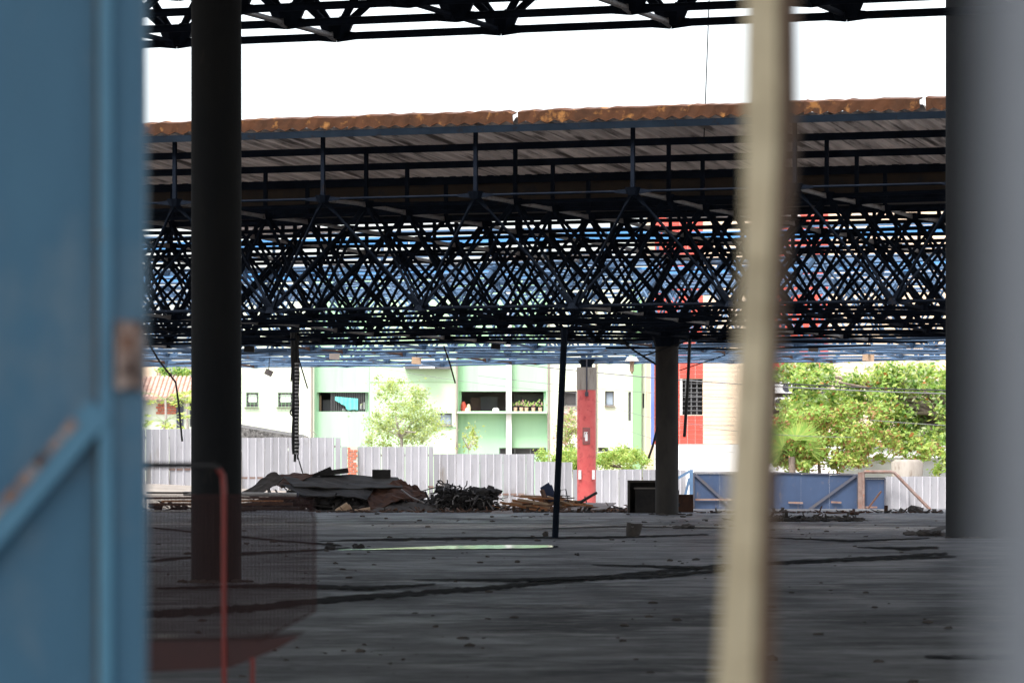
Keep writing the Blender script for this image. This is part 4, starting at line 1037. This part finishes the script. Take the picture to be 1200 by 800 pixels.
# tangled scrap
e = empty('tangled_scrap', 'black tangle of twisted metal strips right of the scrap heap', 'scrap', P(548,600,116.5))
rr = random.Random(12); mb = MB(); mb2 = MB()
for k in range(420):
    bx = rr.uniform(512,580); topy = 566+abs(bx-522)*.28; py_ = rr.uniform(topy,600); q = P(bx,py_,116.5+rr.uniform(-.6,.6)); pts = [q]; v = Vector((rr.gauss(0,1),rr.gauss(0,.4),rr.gauss(0,.5))).normalized()*.07
    for _ in range(rr.randint(2,5)): q = q+v; v = (v+Vector((rr.gauss(0,.05),rr.gauss(0,.04),rr.gauss(-.02,.05)))); pts.append(q)
    pts = [Vector((p.x,p.y,max(.03,p.z))) for p in pts]
    (mb if k%4 else mb2).tube(pts, rr.uniform(.009,.024), 5)
for k in range(90): q = P(rr.uniform(512,582),rr.uniform(574,600),116.5+rr.uniform(-.5,.5)); mb.blob(q,(rr.uniform(.1,.25),.15,rr.uniform(.06,.16)),.3,0,1,rr)
mb.build('black_strips', M['char'], e); mb2.build('grey_strips', M['galv'], e)
# broken wood heap
mound('rubble_heap', 586, 752, 116.2, [(586,601),(600,594),(640,588),(690,590),(730,594),(752,603)], 1.0, 'small splinters and litter under the broken planks', [M['plank3'],M['debris']], 5, 300, (.03,.12))
rr = random.Random(14)
for k in range(70):
    px_ = rr.triangular(592,745,640); hmax = 25-abs(px_-640)*.24; py_ = 603-rr.uniform(1,max(2,hmax)); L = rr.uniform(9,26)
    an = rr.gauss(.10,.2); dd = 115.6+rr.uniform(-.8,.8)
    mm = rr.choice(('plank','plank','plank','plank2','plank3')); h_ = rr.uniform(.03,.08)
    a = (px_-L*math.cos(an),py_-L*math.sin(an)*.5,dd+rr.uniform(-.4,.4)); b_ = (px_+L*math.cos(an),min(603,py_+L*math.sin(an)*.5),dd)
    lb = {'plank':'orange brown broken plank in the heap beside the leaning pole','plank2':'pale broken plank in the heap beside the leaning pole','plank3':'dark broken plank in the heap beside the leaning pole'}[mm]
    plank('broken_plank',a,b_,rr.uniform(.08,.2),h_,M[mm],lb,'plank',{'plank':'orange broken planks','plank2':'pale broken planks','plank3':'dark broken planks'}[mm])
sheet4('flat_board',[(655,590,116.5),(722,589,116.5),(708,597,114.4),(662,598,114.4)],'large greyish board lying over the plank heap before the red column',M['board'],'board',.015,.03,3)
plank('charred_plank',(673,593,115.5),(699,577,115.8),.1,.07,M['char'],'black plank propped up before the foot of the red column','plank')
mb = MB(); mb.beam(P(641,590,115),P(635,574,115.2),.1,.1); tag(mb.build('upright_block', M['plank3']), 'short reddish brown block standing on the planks left of the leaning pole', 'block')
sheet4('flat_carton',[(577,601,110.4),(600,600,110.6),(604,608,108.8),(570,609,108.6)],'pale flattened carton on the floor before the tangled scrap',M['board'],'carton',.02,.12,5)
# overturned chair in the heap
e = empty('broken_chair', 'overturned blue backed chair on the planks behind the leaning pole', 'chair', P(655,590,115.3))
mb = MB(); mb.beam(P(646,588,115.3),P(640,570,115.4),.05,.36,Vector((1,0,0))); mb.beam(P(640.5,572,115.4),P(638,568,115.4),.04,.3,Vector((1,0,0))); mb.build('backrest', M['navy'], e)
mb = MB(); mb.tube([P(655,590,115.3),P(657,574,115.3),P(663,573,115.3),P(666,588,115.3)],.018,6); mb.tube([P(648,580,115.3),P(668,581,115.4)],.018,6); mb.tube([P(652,576,115.2),P(650,590,115.1)],.018,6); mb.build('leg_frame', M['blackpl'], e)
mb = MB(); mb.beam(P(648,584,115.3),P(664,587,115.3),.35,.04); mb.build('seat', M['navy'], e)
# cabinet, chair, low board
def dBase(py): return F*CH/(py-HY)
e = empty('dark_cabinet', 'dark brown open cabinet standing left against the smoke stained column', 'cabinet', P(753,600,111.5)); d = 111.5
def pb(mb,px0,py0,px1,py1,y0,y1,mi=0): a = P(px0,py1,d); b_ = P(px1,py0,d); mb.box((a.x,d+y0,max(a.z,.003)),(b_.x,d+y1,b_.z),mi)
mb = MB(); pb(mb,735.5,562.5,771,565,-.25,.25); mb.build('top', M['darkbr'], e)
mb = MB(); pb(mb,735.5,565,738,600.5,-.24,.24); pb(mb,768.5,565,771,600.5,-.24,.24); mb.build('side_panel', M['darkbr'], e)
mb = MB(); pb(mb,738,565,768.5,600.5,.19,.23); mb.build('back_panel', M['char'], e)
mb = MB(); pb(mb,743,571,768.5,572.6,-.2,.19); mb.build('shelf', M['board'], e)
mb = MB(); pb(mb,744,572.8,768,600.5,-.21,-.18); mb.build('door', M['char'], e)
mb = MB(); a = P(778,601,110.6); b_ = P(781.8,566,110.6); mb.box((a.x,110.6,.003),(b_.x,110.66,b_.z)); tag(mb.build('white_strip', M['board']), 'pale upright strip leaning on the smoke stained column beside the office chair', 'board')
e = empty('office_chair', 'black office chair beside the smoke stained column', 'chair', P(786,600,110)); 
c = P(786,575,110.1); mb = MB(); bm_pts = []
mb.blob(c+Vector((0,0,-.05)),(.24,.06,.27),.05,0,3,random.Random(1)); mb.build('backrest', M['blackpl'], e)
mb = MB(); mb.box(c+Vector((-.26,-.5,-.44)),c+Vector((.24,-.02,-.34))); mb.build('seat', M['blackpl'], e)
mb = MB(); mb.tube([c+Vector((-.3,-.1,-.2)),c+Vector((-.33,-.35,-.18)),c+Vector((-.3,-.36,-.38))],.022,6); mb.build('armrest', M['blackpl'], e)
mb = MB(); mb.tube([Vector((c.x,c.y-.25,.06)),Vector((c.x,c.y-.25,c.z-.4))],.035,8)
for k in range(5): an = k*1.257; mb.beam((c.x,c.y-.25,.1),(c.x+.28*math.cos(an),c.y-.25+.28*math.sin(an),.04),.04,.04)
mb.build('base', M['blackpl'], e)
mb = MB(); a = P(795,600,112.5); b_ = P(812.5,579,112.5); mb.box((a.x,112.5,0.003),(b_.x,112.56,b_.z)); mb.box((a.x,112.47,b_.z-.04),(b_.x,112.5,b_.z)); tag(mb.build('low_board', M['rustdk']), 'low stained board standing between the smoke stained column and the blue gate', 'board')
# bucket and floor litter
e = empty('bucket', 'dented dark bucket on the floor right of the leaning pole', 'bucket', G(741,628)); q = G(741,628.5); rr = random.Random(3)
mb = MB(); pts = []; mb.tube([q+Vector((0,0,0)),q+Vector((.02,0,.12)),q+Vector((.05,0,.26))],[.13,.155,.165],14,caps=False); mb.tube([q+Vector((0,0,.0)),q+Vector((0,0,.01))],.13,14)
mb.tube([q+Vector((.05,0,.26)),q+Vector((.05,0,.25)),q+Vector((0,0,.02))],[.165,.15,.12],14,caps=False); mb.build('pail', M['debris'], e)
mb = MB(); mb.tube([q+Vector((-.12,-.02,.24)),q+Vector((0,-.17,.20)),q+Vector((.2,-.02,.26))],.01,5); mb.build('handle', M['galv'], e)
sheet4('black_tray',[(757,613,95),(783,613,95),(783,619.5,94),(757,619.5,94)],'flat black tray on the floor right of the bucket',M['char'],'tray',.01,.06,4)
rr = random.Random(15)
def lump(px_,py_,w,h,label,m='char',name='debris_lump',group=None,cat='debris'):
    q = G(px_,py_); s = q.y/F; mb = MB()
    for k in range(5): mb.blob((q.x+rr.uniform(-.3,.3)*w*s,q.y+rr.uniform(-.1,.1),h*s*rr.uniform(.2,.5)),(w*s*.3,w*s*.3,h*s*rr.uniform(.35,.6)),.3,0,1,rr)
    return tag(mb.build(name,M[m]),label,cat,group)
lump(800,619,24,6,'black crumpled cloth on the floor right of the black tray')
lump(640,628,8,7,'small grey lump at the foot of the leaning pole','debris')
lump(676,651,5,4,'tiny dark cube of rubble on the floor below the leaning pole')
lump(387,644,14,5,'small black scrap on the floor, left one of a pair below the scrap heap')
lump(420,642,16,6,'small black scrap on the floor, right one of a pair below the scrap heap')
lump(1065,627,22,6,'broken dark lump on the floor left of the far right column, left one','debris')
lump(1086,628,22,9,'broken dark lump on the floor nearest to the far right column','debris')
lump(1102,628,12,7,'small dark lump touching the far right column','debris')
lump(1073,600,22,9,'grey mound of litter before the right zinc fence','debris')
lump(905,773,14,7,'black piece just right of the timber post on the near floor','char')
lump(1000,603,14,4,'reddish scrap in front of the middle gate leaf','rustdk')
mound('soil_heap', 860, 1010, 98, [(860,619),(905,614),(935,610),(975,605),(1010,613)], 2.0, 'long low dark heap of soil and litter on the floor before the blue gates', [M['char'],M['debris']], 9, 420, (.03,.09))
mound('litter_strip', 813, 1108, 111, [(813,599),(900,598),(1108,599)], .35, 'strip of litter along the far floor edge in front of the gates', [M['rustdk'],M['debris']], 10, 160, (.02,.06))
mound('litter_strip', 370, 760, 112.5, [(370,602),(760,602)], .6, 'scattered litter along the far floor edge before the heaps', [M['plank3'],M['debris']], 11, 420, (.012,.07))
mb = MB(); rr = random.Random(44)
seeds_ = [(rr.uniform(180,1110), 30+rr.random()*80) for _ in range(26)]
for k in range(520):
    if rr.random() < .75:
        c_ = rr.choice(seeds_); d_ = max(14,c_[1]+rr.gauss(0,2.2)); x = (c_[0]-CX)/F*c_[1]+rr.gauss(0,.7)
    else:
        d_ = 14+(rr.random()**.7)*95; x = (rr.uniform(180,1110)-CX)/F*d_
    s = (.004+.03*rr.random()**3)*(.6+d_/90)
    mb.blob((x,d_,s*.3),(s*rr.uniform(1,2.2),s,s*.6),.35,0,1,rr)
for (cx_,cy_,r_) in ((-3.82,49.6,.36),(9.44,77,.8),(4.36,108,.4)):
    for k in range(26):
        an = rr.uniform(3.3,6.1); q_ = r_+abs(rr.gauss(0,.12)); s = rr.uniform(.01,.05); mb.blob((cx_+math.cos(an)*q_,cy_+math.sin(an)*q_,s*.3),(s*1.6,s,s*.7),.35,0,1,rr)
tag(mb.build('floor_litter', M['debris']), 'fine dark grit and crumbs scattered over the concrete floor', 'litter', kind='stuff')
plank('dark_batten',(1085,624,None and 0 or 82),(1108,617,84),.2,.04,M['char'],'black batten lying tilted left of the far right column','batten')
for (a,b_,lb) in (((970,600,110),(1003,605,109),'rusty strip lying before the middle gate leaf'),((1030,612,101),(1098,610,102),'thin dark strip on the floor before the right fence'),((985,606,106),(1030,608,105),'short dark strip on the floor right of the soil heap')):
    plank('metal_strip',a,b_,.15,.05,M['rustdk'],lb,'strip')
# pole footing
# ------------------------------------------------------------------ foreground, out of focus
# blue steel gate leaf at left
dg = 5.2
def GX(px): return (px-CX)/F*dg
def GZ(py): return CH+(HY-py)/F*dg
e = empty('steel_gate', 'blurred worn blue steel gate leaf filling the left edge, rust on its brace', 'gate', (GX(60),dg,0))
mb = MB(); mb.box((GX(-500),dg,.04),(GX(121),dg+.004,2.36)); mb.build('panel', M['doorbl'], e)
mb = MB(); mb.box((GX(119),dg-.035,.03),(GX(134),dg+.02,2.4)); mb.box((GX(-500),dg-.035,2.36),(GX(119),dg+.02,2.42)); mb.build('inner_stile', M['doorlt'], e)
mb = MB(); mb.box((GX(134),dg-.02,.03),(GX(171),dg+.03,2.42)); mb.build('outer_stile', M['doorbl'], e)
mb = MB(); mb.box((GX(112),dg-.012,.04),(GX(118.6),dg-.002,2.35)); mb.build('rusty_seam', M['doorrs'], e)
mb = MB(); p0 = Vector((GX(-140),dg-.02,GZ(782))); p1 = Vector((GX(121),dg-.02,GZ(478)))
up = Vector((0,-1,0)).cross((p1-p0).normalized()); mb.beam(p0,p1,.04,.038,up); br = mb.build('brace', M['doorlt'], e)
mb = MB(); rr = random.Random(2)
off = up*.014*(1 if up.z > 0 else -1)
for k in range(9):
    u = .35+.065*k; q = p0.lerp(p1,u)+off+Vector((0,-.022,0)); q2 = p0.lerp(p1,u+.055)+off+Vector((0,-.022,0)); mb.beam(q,q2,.004,.012*rr.uniform(.6,1.3),up)
mb.build('rust_streak', M['latch'], br)
mb = MB(); mb.box((GX(140),dg-.05,GZ(456)),(GX(170),dg-.022,GZ(378))); mb.tube([(GX(155),dg-.07,GZ(440)),(GX(155),dg-.07,GZ(395))],.012,8); mb.build('latch', M['latch'], e)
# timber post
e = empty('timber_post', 'blurred pale timber post leaning in front of the hall at right centre', 'post', P(868,1050,3.1))
rp = random.Random(6)
def tp(pts, m, name, dn):
    vs = []; n_ = len(pts)
    for (py_,xl,xr,dd) in pts:
        a, b_ = P(xl,py_,dd), P(xr,py_,dd+dn); t_ = .03
        vs += [a, b_, b_+Vector((.004,t_,0)), a+Vector((.004,t_,0))]
    mb = MB(); mb.add(vs, [(4*i+q,4*i+(q+1)%4,4*i+4+(q+1)%4,4*i+4+q) for i in range(n_-1) for q in range(4)]+[(0,1,2,3),tuple(4*n_-4+q for q in (3,2,1,0))]); return mb.build(name,m,e)
L = [(-700,906,936,4.1),(0,873,911,3.75),(120,871,912,3.7),(170,872,911,3.66),(300,869,904,3.6),(400,863,900,3.5),(520,856,894,3.45),(640,849,889,3.4),(800,838,885,3.3),(1100,822,875,3.15),(2500,740,800,2.6)]
tp(L, M['wood'], 'front_face', 0)
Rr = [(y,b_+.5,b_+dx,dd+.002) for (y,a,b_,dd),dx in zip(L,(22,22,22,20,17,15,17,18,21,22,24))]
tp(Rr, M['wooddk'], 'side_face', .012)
# grey post very near at right
e = empty('grey_post', 'very blurred smooth grey steel post at the right edge of the view', 'post', P(1260,0,1.05))
mb = MB(); x = (1251-CX)/F*1.05; mb.tube([(x,1.05,0),(x,1.05,1.2),(x,1.05,2.5)],.0235,24); mb.build('tube', M['greypost'], e)
mb = MB(); mb.tube([(x,1.05,0),(x,1.05,.012)],.04,20); mb.build('foot_plate', M['greypost'], e)
# red wire-mesh stand with handle
dk = 13.0
e = empty('wire_mesh_trolley', 'dark red wire mesh trolley with a bent handle, blurred in front of the left column', 'trolley', P(262,900,dk))
Q = lambda px,py,dd=0: P(px,py,dk+dd)
mb = MB(); mb.tube([Q(263,2000*.0+830),Q(262.5,700),Q(262.5,575),Q(261,556),Q(255,548)],.010,10); 
bz = Q(263,830); mb.tube([Vector((bz.x,bz.y,.02)),bz],.0135,10); mb.build('upright', M['cartred'], e)
mb = MB(); mb.tube([Q(258,549),Q(250,545),Q(240,545),Q(150,545)],.011,10); mb.build('handle_bar', M['blackpl'], e)
mb = MB()
for k in range(46):
    px_ = 168+200*k/45; yb = 752 if px_ < 300 else 752-(px_-300)*.5
    yt = 582 if px_ < 345 else 582+(px_-345)*.9
    mb.tube([Q(px_,yt,.0),Q(px_,yb,.0)],.0022,4,caps=False)
for k in range(30):
    py_ = 585+k*5.6; xr = 369 if py_ < 715 else 369-(py_-715)*1.7
    mb.tube([Q(168,py_,-.004),Q(xr,py_,-.004)],.0022,4,caps=False)
mb.build('mesh_side', M['cartmesh'], e)
mb = MB(); mb.tube([Q(168,581),Q(345,581),Q(362,590),Q(369,606),Q(369,716),Q(300,752)],.004,6); mb.build('mesh_rim', M['cartmesh'], e)
mb = MB(); a = [Q(150,790,.12),Q(150,752,-.12),Q(300,744,-.12),Q(352,742,-.02),Q(285,776,.1)]
pts_ = [Q(150,752),Q(300,748),Q(352,744),Q(325,760),Q(270,782),Q(150,788)]
mb.add(pts_+[p+Vector((0,.3,0)) for p in pts_], [(5,4,3,2,1,0),(6,7,8,9,10,11)]+[(i,(i+1)%6,6+(i+1)%6,6+i) for i in range(6)]); mb.build('tray', M['carttray'], e)
mb = MB(); bz = Q(296,770); mb.tube([Vector((bz.x,bz.y,.02)),bz],.009,8); mb.build('leg', M['cartred'], e)
mb = MB(); bz = Q(140,770,.3); mb.tube([Vector((bz.x,bz.y,.02)),bz],.009,8); mb.build('leg', M['cartred'], e)
mb = MB(); q = Q(197,781,.22); mb.tube([q,q+Vector((0,0,.11))],[.033,.038],14); tag(mb.build('white_cup', M['paper']), 'blurred whitish cup inside the red wire trolley', 'cup')

# ------------------------------------------------------------------ world, light, camera
EL, AZ = R(58), R(25)                     # veiled sun behind the camera, a little to the left
wd = bpy.data.worlds.new('World'); sc.world = wd; wd.use_nodes = True
nt = wd.node_tree; bg = nt.nodes['Background']; sky = nt.nodes.new('ShaderNodeTexSky'); sky.sky_type = 'NISHITA'; sky.sun_disc = False
sdir = Vector((-math.sin(AZ)*math.cos(EL), -math.cos(AZ)*math.cos(EL), math.sin(EL)))   # towards the sun
sky.sun_elevation = EL; sky.sun_rotation = math.atan2(sdir.x, sdir.y); sky.dust_density = 3; sky.air_density = 1; sky.ozone_density = 1
hs_ = nt.nodes.new('ShaderNodeHueSaturation'); hs_.inputs['Saturation'].default_value = .38
nt.links.new(sky.outputs['Color'], hs_.inputs['Color']); nt.links.new(hs_.outputs['Color'], bg.inputs['Color']); bg.inputs['Strength'].default_value = .15
sun = bpy.data.lights.new('sun', 'SUN'); sun.energy = 1.5; sun.angle = R(16); sun.color = (1,.96,.9)
so = bpy.data.objects.new('sun', sun); COL.objects.link(so); so.rotation_euler = sdir.to_track_quat('Z','Y').to_euler(); so.location = (0,0,60)
cam = bpy.data.cameras.new('camera'); co = bpy.data.objects.new('camera', cam); COL.objects.link(co)
co.location = (0,0,CH); co.rotation_euler = (R(90),0,0)
cam.sensor_width = 36; cam.lens = 36*F/1200; cam.shift_y = (HY-400)/1200
cam.clip_start = .05; cam.clip_end = 6000
cam.dof.use_dof = True; cam.dof.focus_distance = 112; cam.dof.aperture_fstop = cam.lens/22.0
sc.camera = co
sc.view_settings.view_transform = 'Standard'; sc.view_settings.look = 'None'; sc.view_settings.gamma = 1
sc.view_settings.exposure = 1.62
